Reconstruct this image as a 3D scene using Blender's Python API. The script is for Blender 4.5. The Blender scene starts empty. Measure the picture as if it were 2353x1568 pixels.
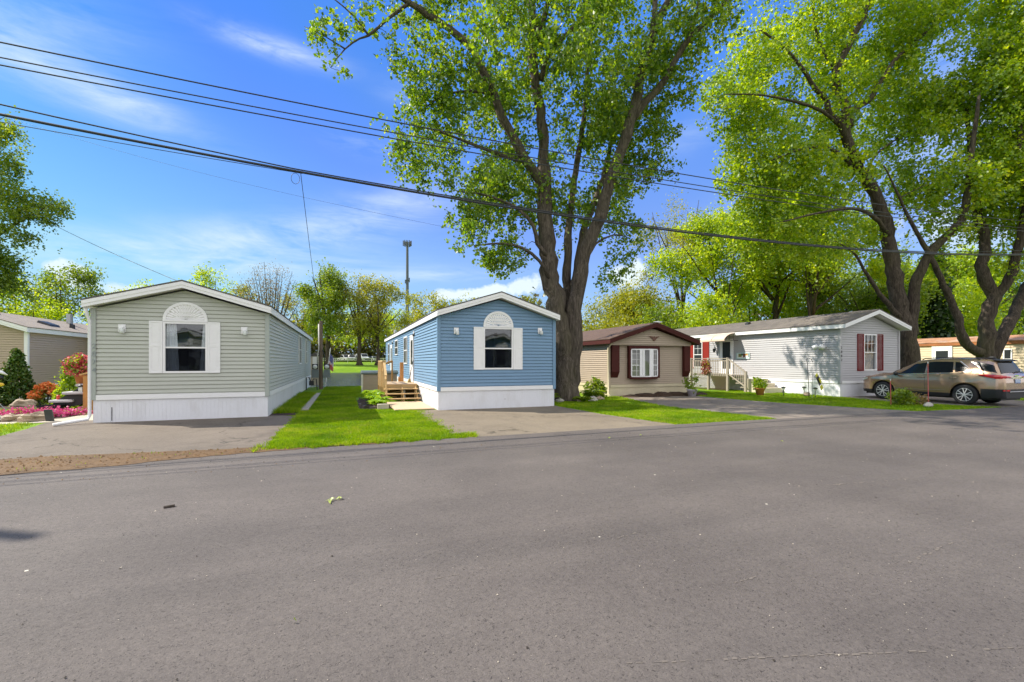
import bpy, math, random
import numpy as np
from mathutils import Vector, Matrix
R = math.radians
scene = bpy.context.scene
COL = scene.collection
rng = np.random.default_rng(7)
random.seed(7)

# ---------------------------------------------------------------- measured camera (16 mm, level, 1.68 m up)
CAM_H, FPX, CX, HY = 1.68, 1045.5, 1176.5, 832.0
YAW = R(20.26); SN, CN = math.sin(YAW), math.cos(YAW)
def ray(u):
    r = (u - CX) / FPX
    return SN + CN * r, CN - SN * r
def height(v, t): return CAM_H - (v - HY) / FPX * t
def spot(u, v, t):
    dx, dy = ray(u); return Vector((dx * t, dy * t, height(v, t)))
def on_ground(u, v, z=0.0):
    t = (CAM_H - z) * FPX / (v - HY); dx, dy = ray(u); return Vector((dx * t, dy * t, z))
def on_y(u, v, y):
    dx, dy = ray(u); t = y / dy; return Vector((dx * t, y, height(v, t)))
def on_x(u, v, x):
    dx, dy = ray(u); t = x / dx; return Vector((x, dy * t, height(v, t)))

cam = bpy.data.cameras.new('camera'); camo = bpy.data.objects.new('camera', cam); COL.objects.link(camo)
camo.location = (0, 0, CAM_H); camo.rotation_euler = (R(90), 0, -YAW)
cam.lens = 16.0; cam.sensor_width = 36.0; cam.shift_y = 48.0 / 2353.0
cam.clip_start = 0.05; cam.clip_end = 5000
scene.camera = camo

# ---------------------------------------------------------------- materials
def lin(r, g, b):
    f = lambda c: (c / 12.92 if c <= .04045 else ((c + .055) / 1.055) ** 2.4)
    return (f(r / 255), f(g / 255), f(b / 255), 1)
def new_mat(name):
    m = bpy.data.materials.new(name); m.use_nodes = True
    nt = m.node_tree; nt.nodes.clear()
    out = nt.nodes.new('ShaderNodeOutputMaterial')
    return m, nt, out
def N(nt, t, **kw):
    n = nt.nodes.new(t)
    for k, v in kw.items():
        if k in n.inputs.keys() if isinstance(k, str) else False: n.inputs[k].default_value = v
        else: setattr(n, k, v)
    return n
def noise(nt, coord, scale, detail=4, rough=.6, dist=0.0):
    n = nt.nodes.new('ShaderNodeTexNoise'); n.inputs['Scale'].default_value = scale
    n.inputs['Detail'].default_value = detail; n.inputs['Roughness'].default_value = rough
    n.inputs['Distortion'].default_value = dist
    nt.links.new(coord, n.inputs['Vector']); return n.outputs['Fac']
def ramp(nt, fac, stops):
    r = nt.nodes.new('ShaderNodeValToRGB'); cr = r.color_ramp
    while len(cr.elements) < len(stops): cr.elements.new(.5)
    for e, (p, c) in zip(cr.elements, stops):
        e.position = p; e.color = c if len(c) == 4 else (*c, 1)
    nt.links.new(fac, r.inputs['Fac']); return r.outputs['Color']
def mapping(nt, scale=(1, 1, 1), rot=(0, 0, 0), src='Object'):
    tc = nt.nodes.new('ShaderNodeTexCoord')
    if src == 'Position':
        g = nt.nodes.new('ShaderNodeNewGeometry'); o = g.outputs['Position']
    else: o = tc.outputs[src]
    mp = nt.nodes.new('ShaderNodeMapping'); mp.inputs['Scale'].default_value = scale
    mp.inputs['Rotation'].default_value = rot
    nt.links.new(o, mp.inputs['Vector']); return mp.outputs['Vector']
def mixc(nt, fac, a, b, mode='MIX'):
    m = nt.nodes.new('ShaderNodeMix'); m.data_type = 'RGBA'; m.blend_type = mode
    for s, x in ((0, fac), (6, a), (7, b)):
        if hasattr(x, 'links'): nt.links.new(x, m.inputs[s])
        else: m.inputs[s].default_value = x
    return m.outputs[2]
def math_n(nt, op, a, b=0.0, c=None, clamp=False):
    m = nt.nodes.new('ShaderNodeMath'); m.operation = op; m.use_clamp = clamp
    for i, x in enumerate((a, b, c)):
        if x is None: continue
        if hasattr(x, 'links'): nt.links.new(x, m.inputs[i])
        else: m.inputs[i].default_value = x
    return m.outputs[0]
def bsdf(nt, out, col, rough=.6, metal=0, spec=.5, coat=0, normal=None):
    b = nt.nodes.new('ShaderNodeBsdfPrincipled')
    if hasattr(col, 'links'): nt.links.new(col, b.inputs['Base Color'])
    else: b.inputs['Base Color'].default_value = col if len(col) == 4 else (*col, 1)
    if hasattr(rough, 'links'): nt.links.new(rough, b.inputs['Roughness'])
    else: b.inputs['Roughness'].default_value = rough
    b.inputs['Metallic'].default_value = metal
    b.inputs['Specular IOR Level'].default_value = spec
    b.inputs['Coat Weight'].default_value = coat
    if normal is not None: nt.links.new(normal, b.inputs['Normal'])
    nt.links.new(b.outputs[0], out.inputs['Surface']); return b
def bump(nt, h, strength, dist=.01):
    b = nt.nodes.new('ShaderNodeBump'); b.inputs['Strength'].default_value = strength
    b.inputs['Distance'].default_value = dist; nt.links.new(h, b.inputs['Height']); return b.outputs[0]
def c4(c, k=1.0): return (min(c[0] * k, 1), min(c[1] * k, 1), min(c[2] * k, 1), 1)
def mat(name, col, rough=.6, var=.12, scale=4, fine=60, metal=0, spec=.5, coat=0, bmp=.0, bdist=.01, stretch=(1, 1, 1), dirt=0, dirtcol=(.12, .09, .06)):
    m, nt, out = new_mat(name)
    v = mapping(nt, stretch)
    n1 = noise(nt, v, scale, 5); n2 = noise(nt, v, fine, 3)
    f = math_n(nt, 'ADD', math_n(nt, 'MULTIPLY', n1, .65), math_n(nt, 'MULTIPLY', n2, .35))
    c = ramp(nt, f, [(.3, c4(col, 1 - var)), (.7, c4(col, 1 + var))])
    if dirt:
        d = ramp(nt, noise(nt, v, scale * .7, 6, .7), [(.5, (0, 0, 0)), (.75, (dirt, dirt, dirt))])
        c = mixc(nt, d, c, (*dirtcol, 1))
    nrm = bump(nt, n2, bmp, bdist) if bmp else None
    bsdf(nt, out, c, rough, metal, spec, coat, nrm)
    return m
def leaf_mat(name, cols, trans=.45, tcol=None, gloss=.04, straw=0):
    m, nt, out = new_mat(name)
    g = nt.nodes.new('ShaderNodeNewGeometry')
    k = len(cols)
    c = ramp(nt, g.outputs['Random Per Island'], [(i / max(1, k - 1), cols[i]) for i in range(k)])
    big = noise(nt, g.outputs['Position'], .45, 2)
    c = mixc(nt, 1.0, c, ramp(nt, big, [(.3, (.78, .84, .74)), (.7, (1.18, 1.12, 1.15))]), 'MULTIPLY')
    if straw:
        w = noise(nt, g.outputs['Position'], 1.1, 5, .7, .8)
        c = mixc(nt, ramp(nt, w, [(.50, (0, 0, 0)), (.68, (straw, straw, straw))]), c, (.42, .36, .10, 1))
        w2 = noise(nt, g.outputs['Position'], .8, 4, .6)
        c = mixc(nt, 1.0, c, ramp(nt, w2, [(.32, (.55, .70, .6)), (.6, (1.12, 1.08, 1.0))]), 'MULTIPLY')
    d = nt.nodes.new('ShaderNodeBsdfDiffuse'); nt.links.new(c, d.inputs['Color'])
    t = nt.nodes.new('ShaderNodeBsdfTranslucent')
    tc = mixc(nt, 1.0, c, tcol or (1.65, 1.4, .7, 1), 'MULTIPLY'); nt.links.new(tc, t.inputs['Color'])
    mx = nt.nodes.new('ShaderNodeMixShader'); mx.inputs[0].default_value = trans
    nt.links.new(d.outputs[0], mx.inputs[1]); nt.links.new(t.outputs[0], mx.inputs[2])
    gl = nt.nodes.new('ShaderNodeBsdfGlossy'); gl.inputs['Roughness'].default_value = .45
    gl.inputs['Color'].default_value = (1, 1, 1, 1)
    m2 = nt.nodes.new('ShaderNodeMixShader'); m2.inputs[0].default_value = gloss
    nt.links.new(mx.outputs[0], m2.inputs[1]); nt.links.new(gl.outputs[0], m2.inputs[2])
    nt.links.new(m2.outputs[0], out.inputs['Surface'])
    return m
def glass_mat(name, tint=(.90, .92, .93), refl=1.0):
    m, nt, out = new_mat(name)
    tr = nt.nodes.new('ShaderNodeBsdfTransparent'); tr.inputs[0].default_value = (*tint, 1)
    gl = nt.nodes.new('ShaderNodeBsdfGlossy'); gl.inputs['Roughness'].default_value = .015
    g = nt.nodes.new('ShaderNodeNewGeometry'); dt = nt.nodes.new('ShaderNodeVectorMath'); dt.operation = 'DOT_PRODUCT'
    nt.links.new(g.outputs['Normal'], dt.inputs[0]); nt.links.new(g.outputs['Incoming'], dt.inputs[1])
    fz = math_n(nt, 'POWER', math_n(nt, 'SUBTRACT', 1.0, math_n(nt, 'ABSOLUTE', dt.outputs['Value'])), 5.0)
    fres = math_n(nt, 'ADD', math_n(nt, 'MULTIPLY', fz, .9), .085)
    w = noise(nt, mapping(nt, (1, 1, 1)), 1.6, 2)
    nt.links.new(bump(nt, w, .12, .02), gl.inputs['Normal'])
    mx = nt.nodes.new('ShaderNodeMixShader')
    nt.links.new(math_n(nt, 'MULTIPLY', fres, refl, clamp=True), mx.inputs[0])
    nt.links.new(tr.outputs[0], mx.inputs[1]); nt.links.new(gl.outputs[0], mx.inputs[2])
    nt.links.new(mx.outputs[0], out.inputs['Surface'])
    return m

# ---------------------------------------------------------------- things, parts
LOC = {}
def thing(name, label, cat, loc=(0, 0, 0), group=None, rotz=0, local=False):
    o = bpy.data.objects.new(name, None); COL.objects.link(o)
    o.empty_display_size = .3
    o.location = loc; o.rotation_euler = (0, 0, rotz)
    o['label'] = label; o['category'] = cat
    if group: o['group'] = group
    LOC[o.name] = Vector((0, 0, 0)) if local else Vector(loc)
    return o
def tag(o, label, cat, group=None):
    o['label'] = label; o['category'] = cat
    if group: o['group'] = group
    return o
def link_mesh(name, me, parent=None, m=None, smooth=False):
    o = bpy.data.objects.new(name, me); COL.objects.link(o)
    if m is not None:
        for x in (m if isinstance(m, (list, tuple)) else [m]): me.materials.append(x)
    if smooth: me.polygons.foreach_set('use_smooth', [True] * len(me.polygons))
    if parent is not None:
        o.parent = parent
        if parent.name in LOC: o.location = -LOC[parent.name]
    return o
def copy_tree(src, **kw):
    c = src.copy(); COL.objects.link(c)
    for k, v in kw.items(): c[k] = v
    for ch in src.children:
        d = ch.copy(); COL.objects.link(d); d.parent = c
        for g in ch.children:
            e = g.copy(); COL.objects.link(e); e.parent = d
    return c
class MB:
    def __init__(s): s.v = []; s.f = []; s.mi = []; s.cur = 0
    def add(s, vs, fs):
        b = len(s.v); s.v += [tuple(p) for p in vs]
        for f in fs: s.f.append([i + b for i in f]); s.mi.append(s.cur)
        return s
    def box(s, x0, x1, y0, y1, z0, z1):
        return s.add([(x0, y0, z0), (x1, y0, z0), (x1, y1, z0), (x0, y1, z0), (x0, y0, z1), (x1, y0, z1), (x1, y1, z1), (x0, y1, z1)],
              [(0, 3, 2, 1), (4, 5, 6, 7), (0, 1, 5, 4), (1, 2, 6, 5), (2, 3, 7, 6), (3, 0, 4, 7)])
    def bar(s, a, b, w, h, up=(0, 0, 1)):
        a, b = Vector(a), Vector(b); d = (b - a).normalized(); up = Vector(up)
        if abs(d.dot(up)) > .97: up = Vector((0, 1, 0))
        sd = d.cross(up).normalized(); u2 = sd.cross(d).normalized()
        vs = [p + sd * (i * w / 2) + u2 * (j * h / 2) for p in (a, b) for i, j in ((-1, -1), (1, -1), (1, 1), (-1, 1))]
        return s.add(vs, [(0, 1, 2, 3), (7, 6, 5, 4), (0, 4, 5, 1), (1, 5, 6, 2), (2, 6, 7, 3), (3, 7, 4, 0)])
    def prism(s, poly, axis, a, b):
        # poly: 2D points in the plane perpendicular to axis; extruded from a to b
        def p3(p, t):
            return {'x': (t, p[0], p[1]), 'y': (p[0], t, p[1]), 'z': (p[0], p[1], t)}[axis]
        n = len(poly)
        return s.add([p3(p, a) for p in poly] + [p3(p, b) for p in poly],
              [list(range(n))[::-1], list(range(n, 2 * n))] + [(i, (i + 1) % n, n + (i + 1) % n, n + i) for i in range(n)])
    def tube(s, pts, r, n=8, cap=True):
        pts = [Vector(p) for p in pts]; k = len(pts)
        rr = r if isinstance(r, (list, tuple)) else [r] * k
        vs = []; prev = None
        for i, p in enumerate(pts):
            d = (pts[min(i + 1, k - 1)] - pts[max(i - 1, 0)]).normalized()
            if prev is None:
                up = Vector((0, 0, 1)) if abs(d.z) < .9 else Vector((1, 0, 0))
                prev = d.cross(up).normalized()
            sd = (prev - d * prev.dot(d)).normalized(); prev = sd; u2 = d.cross(sd)
            for j in range(n):
                a = 2 * math.pi * j / n
                vs.append(p + (sd * math.cos(a) + u2 * math.sin(a)) * rr[i])
        fs = [(i * n + j, i * n + (j + 1) % n, (i + 1) * n + (j + 1) % n, (i + 1) * n + j) for i in range(k - 1) for j in range(n)]
        if cap: fs += [list(range(n))[::-1], list(range((k - 1) * n, k * n))]
        return s.add(vs, fs)
    def lathe(s, prof, c, n=20, axis='z'):
        c = Vector(c); vs = []
        for r, h in prof:
            for j in range(n):
                a = 2 * math.pi * j / n; x, y = r * math.cos(a), r * math.sin(a)
                vs.append(c + Vector({'z': (x, y, h), 'x': (h, x, y), 'y': (x, h, y)}[axis]))
        k = len(prof)
        fs = [(i * n + j, i * n + (j + 1) % n, (i + 1) * n + (j + 1) % n, (i + 1) * n + j) for i in range(k - 1) for j in range(n)]
        fs += [list(range(n))[::-1], list(range((k - 1) * n, k * n))]
        return s.add(vs, fs)
    def blob(s, c, rad, seed=0, rough=.26, nu=14, nv=9):
        rnd = random.Random(seed); vs = []; fs = []
        ph = [rnd.uniform(0, 6.28) for _ in range(6)]
        for i in range(nv + 1):
            th = math.pi * i / nv
            for j in range(nu):
                a = 2 * math.pi * j / nu
                k = 1 + rough * (math.sin(2 * a + ph[0]) * .4 + math.sin(3 * a + 2 * th + ph[1]) * .4 + math.sin(4 * th + ph[2]) * .3 + rnd.uniform(-.3, .3) * (0 < i < nv))
                vs.append((c[0] + rad[0] * k * math.sin(th) * math.cos(a), c[1] + rad[1] * k * math.sin(th) * math.sin(a), c[2] + rad[2] * k * math.cos(th)))
        for i in range(nv):
            for j in range(nu): fs.append((i * nu + j, (i + 1) * nu + j, (i + 1) * nu + (j + 1) % nu, i * nu + (j + 1) % nu))
        return s.add(vs, fs)
    def poly(s, pts): return s.add(pts, [list(range(len(pts)))])
    def build(s, name, m=None, parent=None, smooth=False, bevel=0):
        me = bpy.data.meshes.new(name); me.from_pydata(s.v, [], s.f); me.update()
        o = link_mesh(name, me, parent, m, smooth)
        if s.cur or any(s.mi): me.polygons.foreach_set('material_index', s.mi)
        if bevel:
            b = o.modifiers.new('bevel', 'BEVEL'); b.width = bevel; b.segments = 2; b.limit_method = 'ANGLE'
        return o
def np_mesh(name, verts, faces, m, parent=None, smooth=False):
    """verts (n,3) float, faces (k,q) int with one q."""
    me = bpy.data.meshes.new(name)
    nv, (nf, q) = len(verts), faces.shape
    me.vertices.add(nv); me.vertices.foreach_set('co', verts.astype(np.float32).ravel())
    me.loops.add(nf * q); me.loops.foreach_set('vertex_index', faces.astype(np.int32).ravel())
    me.polygons.add(nf); me.polygons.foreach_set('loop_start', np.arange(0, nf * q, q, dtype=np.int32))
    me.polygons.foreach_set('loop_total', np.full(nf, q, np.int32))
    me.update(calc_edges=True); me.validate()
    return link_mesh(name, me, parent, m, smooth)
def structure(o):
    o['kind'] = 'structure'; return o
def stuff(o, label=None, cat=None):
    o['kind'] = 'stuff'
    if label: o['label'] = label; o['category'] = cat
    return o
SUN_E, SKY_E, EXPO = 3.6, .10, 1.12
# ---------------------------------------------------------------- light: sun low-left behind the homes, sky with thin streaks
SUN_DIR = Vector((.92, -.54, -1.0)).normalized()            # the way the light travels
sun = bpy.data.lights.new('sun', 'SUN'); sun.energy = SUN_E; sun.angle = R(.5); sun.color = (1, .93, .80)
suno = bpy.data.objects.new('sun', sun); COL.objects.link(suno)
suno.rotation_euler = SUN_DIR.to_track_quat('-Z', 'Y').to_euler(); suno.location = (-30, 20, 40)

world = bpy.data.worlds.new('World'); scene.world = world; world.use_nodes = True
nt = world.node_tree; nt.nodes.clear()
wout = nt.nodes.new('ShaderNodeOutputWorld'); bg = nt.nodes.new('ShaderNodeBackground')
sky = nt.nodes.new('ShaderNodeTexSky'); sky.sky_type = 'NISHITA'; sky.sun_disc = False
sky.sun_elevation = R(43.1); sky.sun_rotation = math.atan2(-.92, .54)
sky.altitude = 200; sky.air_density = 1.0; sky.dust_density = .6; sky.ozone_density = 2.5
tc = nt.nodes.new('ShaderNodeTexCoord')
sep = nt.nodes.new('ShaderNodeSeparateXYZ'); nt.links.new(tc.outputs['Generated'], sep.inputs[0])
az = math_n(nt, 'ARCTAN2', sep.outputs[0], sep.outputs[1])
el = math_n(nt, 'ARCSINE', sep.outputs[2])
comb = nt.nodes.new('ShaderNodeCombineXYZ'); nt.links.new(az, comb.inputs[0]); nt.links.new(math_n(nt, 'MULTIPLY', el, 4.2), comb.inputs[1])
wisp = math_n(nt, 'ADD', math_n(nt, 'MULTIPLY', noise(nt, comb.outputs[0], 3.0, 8, .62, 1.3), .72), math_n(nt, 'MULTIPLY', noise(nt, comb.outputs[0], 11.0, 6, .65, 1.0), .28))
puff = noise(nt, tc.outputs['Generated'], 13.0, 8, .62, .3)
def azel(u, v):
    dx, dy = ray(u); return math.atan2(dx, dy), math.atan2(-(v - HY) / FPX, math.hypot(dx, dy))
def streak(u, v, a, b, tilt, strength, tex, lo, hi):
    a0, e0 = azel(u, v)
    ka, kb = a / FPX * .85, b / FPX * .85
    da = math_n(nt, 'SUBTRACT', az, a0); de = math_n(nt, 'SUBTRACT', el, e0)
    c, s_ = math.cos(R(tilt)), math.sin(R(tilt))
    p = math_n(nt, 'ADD', math_n(nt, 'MULTIPLY', da, c / ka), math_n(nt, 'MULTIPLY', de, s_ / ka))
    q = math_n(nt, 'ADD', math_n(nt, 'MULTIPLY', da, -s_ / kb), math_n(nt, 'MULTIPLY', de, c / kb))
    r2 = math_n(nt, 'ADD', math_n(nt, 'MULTIPLY', p, p), math_n(nt, 'MULTIPLY', q, q))
    g = math_n(nt, 'EXPONENT', math_n(nt, 'MULTIPLY', r2, -1.0))
    w = nt.nodes.new('ShaderNodeMapRange'); w.inputs[1].default_value = lo; w.inputs[2].default_value = hi
    if hi > .7:      # puffs: the texture bites the edge of the blob
        nt.links.new(math_n(nt, 'ADD', g, math_n(nt, 'MULTIPLY', math_n(nt, 'SUBTRACT', tex, .5), 2.2)), w.inputs[0])
        return math_n(nt, 'MULTIPLY', w.outputs[0], strength)
    nt.links.new(tex, w.inputs[0])
    return math_n(nt, 'MULTIPLY', math_n(nt, 'MULTIPLY', g, w.outputs[0]), strength)
cl = None
for u, v, a, b, tilt, st, kind in [
    (130, 180, 200, 36, -9, .62, 'w'), (260, 215, 90, 22, -4, .40, 'w'), (640, 113, 130, 20, -2, .70, 'w'), (20, 40, 170, 70, 10, .30, 'w'),
    (640, 545, 280, 44, 10, .55, 'w'), (920, 475, 190, 46, 14, .52, 'w'), (850, 335, 100, 24, -2, .30, 'w'), (480, 600, 420, 46, 2, .55, 'w'),
    (920, 215, 60, 24, 0, .22, 'w'), (1000, 632, 180, 18, 2, .45, 'w'), (2260, 260, 170, 150, 40, .6, 'w'), (1575, 318, 70, 34, 10, .25, 'w'), (1660, 480, 80, 40, 20, .15, 'w'),
    (165, 632, 46, 30, -30, .9, 'p'), (1105, 672, 110, 24, 6, .97, 'p'), (1455, 632, 66, 44, -8, .97, 'p'), (1210, 660, 70, 28, 0, .9, 'p'),
    (300, 668, 120, 22, 0, .7, 'p'), (2230, 520, 120, 60, 0, .6, 'p')]:
    x = streak(u, v, a, b, tilt, st, wisp if kind == 'w' else puff, *((.36, .66) if kind == 'w' else (.45, .75)))
    cl = x if cl is None else math_n(nt, 'MAXIMUM', cl, x) if kind == 'p' else math_n(nt, 'ADD', cl, x)
cl = math_n(nt, 'MINIMUM', cl, 1.0)
def vscale(x, k):
    n = nt.nodes.new('ShaderNodeVectorMath'); n.operation = 'SCALE'; nt.links.new(x, n.inputs[0]); n.inputs['Scale'].default_value = k; return n.outputs[0]
gm = nt.nodes.new('ShaderNodeGamma'); gm.inputs['Gamma'].default_value = 1.35          # a clear, deep spring sky
nt.links.new(vscale(sky.outputs[0], 1 / 4.6), gm.inputs['Color'])
mn = nt.nodes.new('ShaderNodeVectorMath'); mn.operation = 'MINIMUM'; tint = mixc(nt, 1.0, vscale(gm.outputs[0], 4.6), (.095, .475, 1.02, 1), 'MULTIPLY'); mxv = nt.nodes.new('ShaderNodeVectorMath'); mxv.operation = 'MAXIMUM'; nt.links.new(tint, mxv.inputs[0]); mxv.inputs[1].default_value = (.19, 1.18, 4.3); nt.links.new(mxv.outputs[0], mn.inputs[0]); mn.inputs[1].default_value = (2.3, 3.1, 4.7)
hz = math_n(nt, 'MULTIPLY', math_n(nt, 'EXPONENT', math_n(nt, 'MULTIPLY', math_n(nt, 'MAXIMUM', el, 0.0), -4.0)), .86)   # the pale band of air at the horizon
skyc = mixc(nt, hz, mn.outputs[0], (3.2, 3.75, 4.75, 1))
skyc = mixc(nt, cl, skyc, (4.15, 4.75, 4.95, 1))
# unseen white cloud bank added behind the camera as fill for the shaded fronts
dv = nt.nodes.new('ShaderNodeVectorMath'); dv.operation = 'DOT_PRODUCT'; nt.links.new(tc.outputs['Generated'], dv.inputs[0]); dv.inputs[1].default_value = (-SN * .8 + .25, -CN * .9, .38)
fill_cloud = noise(nt, tc.outputs['Generated'], 2.6, 7, .6, .4)
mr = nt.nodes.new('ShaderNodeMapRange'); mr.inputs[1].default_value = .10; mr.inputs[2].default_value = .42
nt.links.new(math_n(nt, 'ADD', dv.outputs['Value'], math_n(nt, 'MULTIPLY', math_n(nt, 'SUBTRACT', fill_cloud, .5), 1.2)), mr.inputs[0])
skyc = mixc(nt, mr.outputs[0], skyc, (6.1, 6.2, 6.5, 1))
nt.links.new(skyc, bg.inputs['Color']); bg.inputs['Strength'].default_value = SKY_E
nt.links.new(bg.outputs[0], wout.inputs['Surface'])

scene.view_settings.view_transform = 'Standard'; scene.view_settings.look = 'None'
scene.view_settings.gamma = 1; scene.view_settings.use_curve_mapping = False
scene.view_settings.exposure = EXPO
scene.render.engine = 'CYCLES'
cy = scene.cycles
cy.use_denoising = True; cy.max_bounces = 8; cy.diffuse_bounces = 4; cy.glossy_bounces = 3; cy.transmission_bounces = 4
cy.transparent_max_bounces = 8; cy.caustics_reflective = False; cy.caustics_refractive = False
cy.sample_clamp_indirect = 6.0; cy.use_adaptive_sampling = True; cy.adaptive_threshold = .02
# ---------------------------------------------------------------- ground, pond, road, drives, grass
def sst(a, b, x):
    t = np.clip((x - a) / (b - a), 0, 1); return t * t * (3 - 2 * t)
def gh(x, y):
    x = np.asarray(x, float); y = np.asarray(y, float)
    pond = -.75 * sst(32.6, 36.5, y) + 1.5 * sst(82, 90, y) + .95 * sst(90, 124, y) + 1.0 * sst(130, 400, y)
    dry = .3 * sst(30, 60, y) + 1.4 * sst(60, 124, y) + 1.0 * sst(130, 400, y)
    w = sst(13, 19, x) + (1 - sst(-75, -65, x))
    return pond * (1 - w) + dry * w
xs = np.array(sorted(set(list(range(-80, 81, 4)) + [-2000, -900, -400, -200, -120, 120, 200, 400, 900, 2000, 13, 14, 15, 17, 18, 19, -70, -65, -75])), float)
ys = np.array(sorted(set(list(range(-60, 32, 6)) + [32, 32.6] + [33 + .5 * i for i in range(9)] + list(range(38, 132, 2)) + [140, 160, 200, 260, 330, 400, 700, 2000, -200, -800, -2000])), float)
gx, gy = np.meshgrid(xs, ys); gz = gh(gx, gy)
V = np.stack([gx.ravel(), gy.ravel(), gz.ravel()], 1)
nx, ny = len(xs), len(ys)
ii, jj = np.meshgrid(np.arange(nx - 1), np.arange(ny - 1)); k = (jj * nx + ii).ravel()
F = np.stack([k, k + 1, k + nx + 1, k + nx], 1)

m, nt, out = new_mat('lawn turf')
p = mapping(nt, src='Position')
n1 = noise(nt, p, .35, 5, .65); n2 = noise(nt, p, 2.2, 4); n3 = noise(nt, p, 28, 3, .7)
f = math_n(nt, 'ADD', math_n(nt, 'ADD', math_n(nt, 'MULTIPLY', n1, .4), math_n(nt, 'MULTIPLY', n2, .25)), math_n(nt, 'MULTIPLY', n3, .35))
c = ramp(nt, f, [(.32, (.06, .12, .003)), (.5, (.14, .25, .004)), (.68, (.25, .36, .008))])
bsdf(nt, out, c, .85, spec=.2, normal=bump(nt, n3, .6, .04))
M_TURF = m
structure(np_mesh('ground', V, F, M_TURF))

m, nt, out = new_mat('pond water')
p = mapping(nt, (1, 1, 1), src='Position')
h = math_n(nt, 'ADD', math_n(nt, 'MULTIPLY', noise(nt, mapping(nt, (.5, 1.3, 1), src='Position'), 1.3, 4, .6), 1.0), math_n(nt, 'MULTIPLY', noise(nt, p, 6, 3), .4))
b = bsdf(nt, out, (.035, .04, .045), .25, spec=.22, normal=bump(nt, h, .16, .10))
structure(MB().poly([(-78, 34.0, -.2), (17.5, 34.0, -.2), (17.5, 90, -.2), (-78, 90, -.2)]).build('pond', m))

def asphalt(name, lo, mid, hi, pit=.35, fine=140, tracks=0.0, cracks=0.0, flecks=0.0, rough=.82, stain=0.0, pitlo=.30, patch=0.0):
    m, nt, out = new_mat(name)
    p = mapping(nt, src='Position')
    a = noise(nt, p, .45, 5, .6); b_ = noise(nt, p, fine, 3, .75); d = noise(nt, p, fine * .28, 4, .7)
    f = math_n(nt, 'ADD', math_n(nt, 'ADD', math_n(nt, 'MULTIPLY', a, .30), math_n(nt, 'MULTIPLY', b_, .42)), math_n(nt, 'MULTIPLY', d, .28))
    c = ramp(nt, f, [(.30, lo), (.5, mid), (.72, hi)])
    pv = noise(nt, p, fine * .45, 2, .9, 1.0)
    c = mixc(nt, ramp(nt, pv, [(pitlo, (pit, pit, pit)), (pitlo + .07, (0, 0, 0))]), c, c4(lo, .35))
    if patch:
        c = mixc(nt, 1.0, c, ramp(nt, noise(nt, mapping(nt, (.6, 1, 1), src='Position'), .22, 5, .6, .5), [(.36, (1 - patch, 1 - patch, 1 - patch * .9)), (.62, (1 + patch * .7, 1 + patch * .66, 1 + patch * .6))]), 'MULTIPLY')
    if tracks:
        w = noise(nt, mapping(nt, (.06, 1.1, 1), rot=(0, 0, R(2)), src='Position'), 1.0, 4, .65)
        c = mixc(nt, 1.0, c, ramp(nt, w, [(.35, (1 - tracks, 1 - tracks, 1 - tracks)), (.6, (1 + tracks * .6, 1 + tracks * .55, 1 + tracks * .5))]), 'MULTIPLY')
        s2 = noise(nt, mapping(nt, (1.2, 14, 1), rot=(0, 0, R(-14)), src='Position'), 1.0, 3, .6)
        c = mixc(nt, ramp(nt, s2, [(.70, (0, 0, 0)), (.76, (.16, .16, .16))]), c, c4(hi, 1.35))
    if stain:
        s3 = noise(nt, p, .8, 6, .7, 1.2)
        c = mixc(nt, ramp(nt, s3, [(.48, (0, 0, 0)), (.66, (stain, stain, stain))]), c, c4(lo, .9))
    if cracks:
        vo = nt.nodes.new('ShaderNodeTexVoronoi'); vo.feature = 'DISTANCE_TO_EDGE'; vo.inputs['Scale'].default_value = .42
        ad = nt.nodes.new('ShaderNodeVectorMath'); ad.operation = 'ADD'
        nv = nt.nodes.new('ShaderNodeTexNoise'); nv.inputs['Scale'].default_value = 2.2; nv.inputs['Detail'].default_value = 6
        nt.links.new(p, nv.inputs['Vector']); sc = nt.nodes.new('ShaderNodeVectorMath'); sc.operation = 'SCALE'; sc.inputs['Scale'].default_value = .9
        nt.links.new(nv.outputs['Color'], sc.inputs[0]); nt.links.new(p, ad.inputs[0]); nt.links.new(sc.outputs[0], ad.inputs[1]); nt.links.new(ad.outputs[0], vo.inputs['Vector'])
        brk = ramp(nt, noise(nt, p, .7, 2), [(.45, (0, 0, 0)), (.58, (cracks, cracks, cracks))])
        ck = ramp(nt, vo.outputs['Distance'], [(.004, (1, 1, 1)), (.014, (0, 0, 0))])
        c = mixc(nt, mixc(nt, 1.0, ck, brk, 'MULTIPLY'), c, c4(lo, .45))
    if flecks:
        vo = nt.nodes.new('ShaderNodeTexVoronoi'); vo.inputs['Scale'].default_value = 3.0; nt.links.new(p, vo.inputs['Vector'])
        wn = nt.nodes.new('ShaderNodeSeparateColor'); nt.links.new(vo.outputs['Color'], wn.inputs[0])
        sel = math_n(nt, 'GREATER_THAN', wn.outputs[0], 1 - flecks)
        spotf = math_n(nt, 'LESS_THAN', vo.outputs['Distance'], .045)
        c = mixc(nt, math_n(nt, 'MULTIPLY', sel, spotf), c, (.62, .58, .48, 1))
    bsdf(nt, out, c, rough, spec=.35, normal=bump(nt, math_n(nt, 'ADD', b_, d), .55, .008))
    return m
M_ROAD = asphalt('road asphalt', (.056, .047, .043), (.112, .096, .088), (.190, .164, .146), .75, 105, tracks=.075, flecks=.16, rough=.80, pitlo=.345, patch=.13)
M_DRIVE = asphalt('old grey drive asphalt', (.075, .060, .048), (.150, .122, .098), (.24, .198, .16), .6, 60, cracks=.8, stain=.5)
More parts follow.
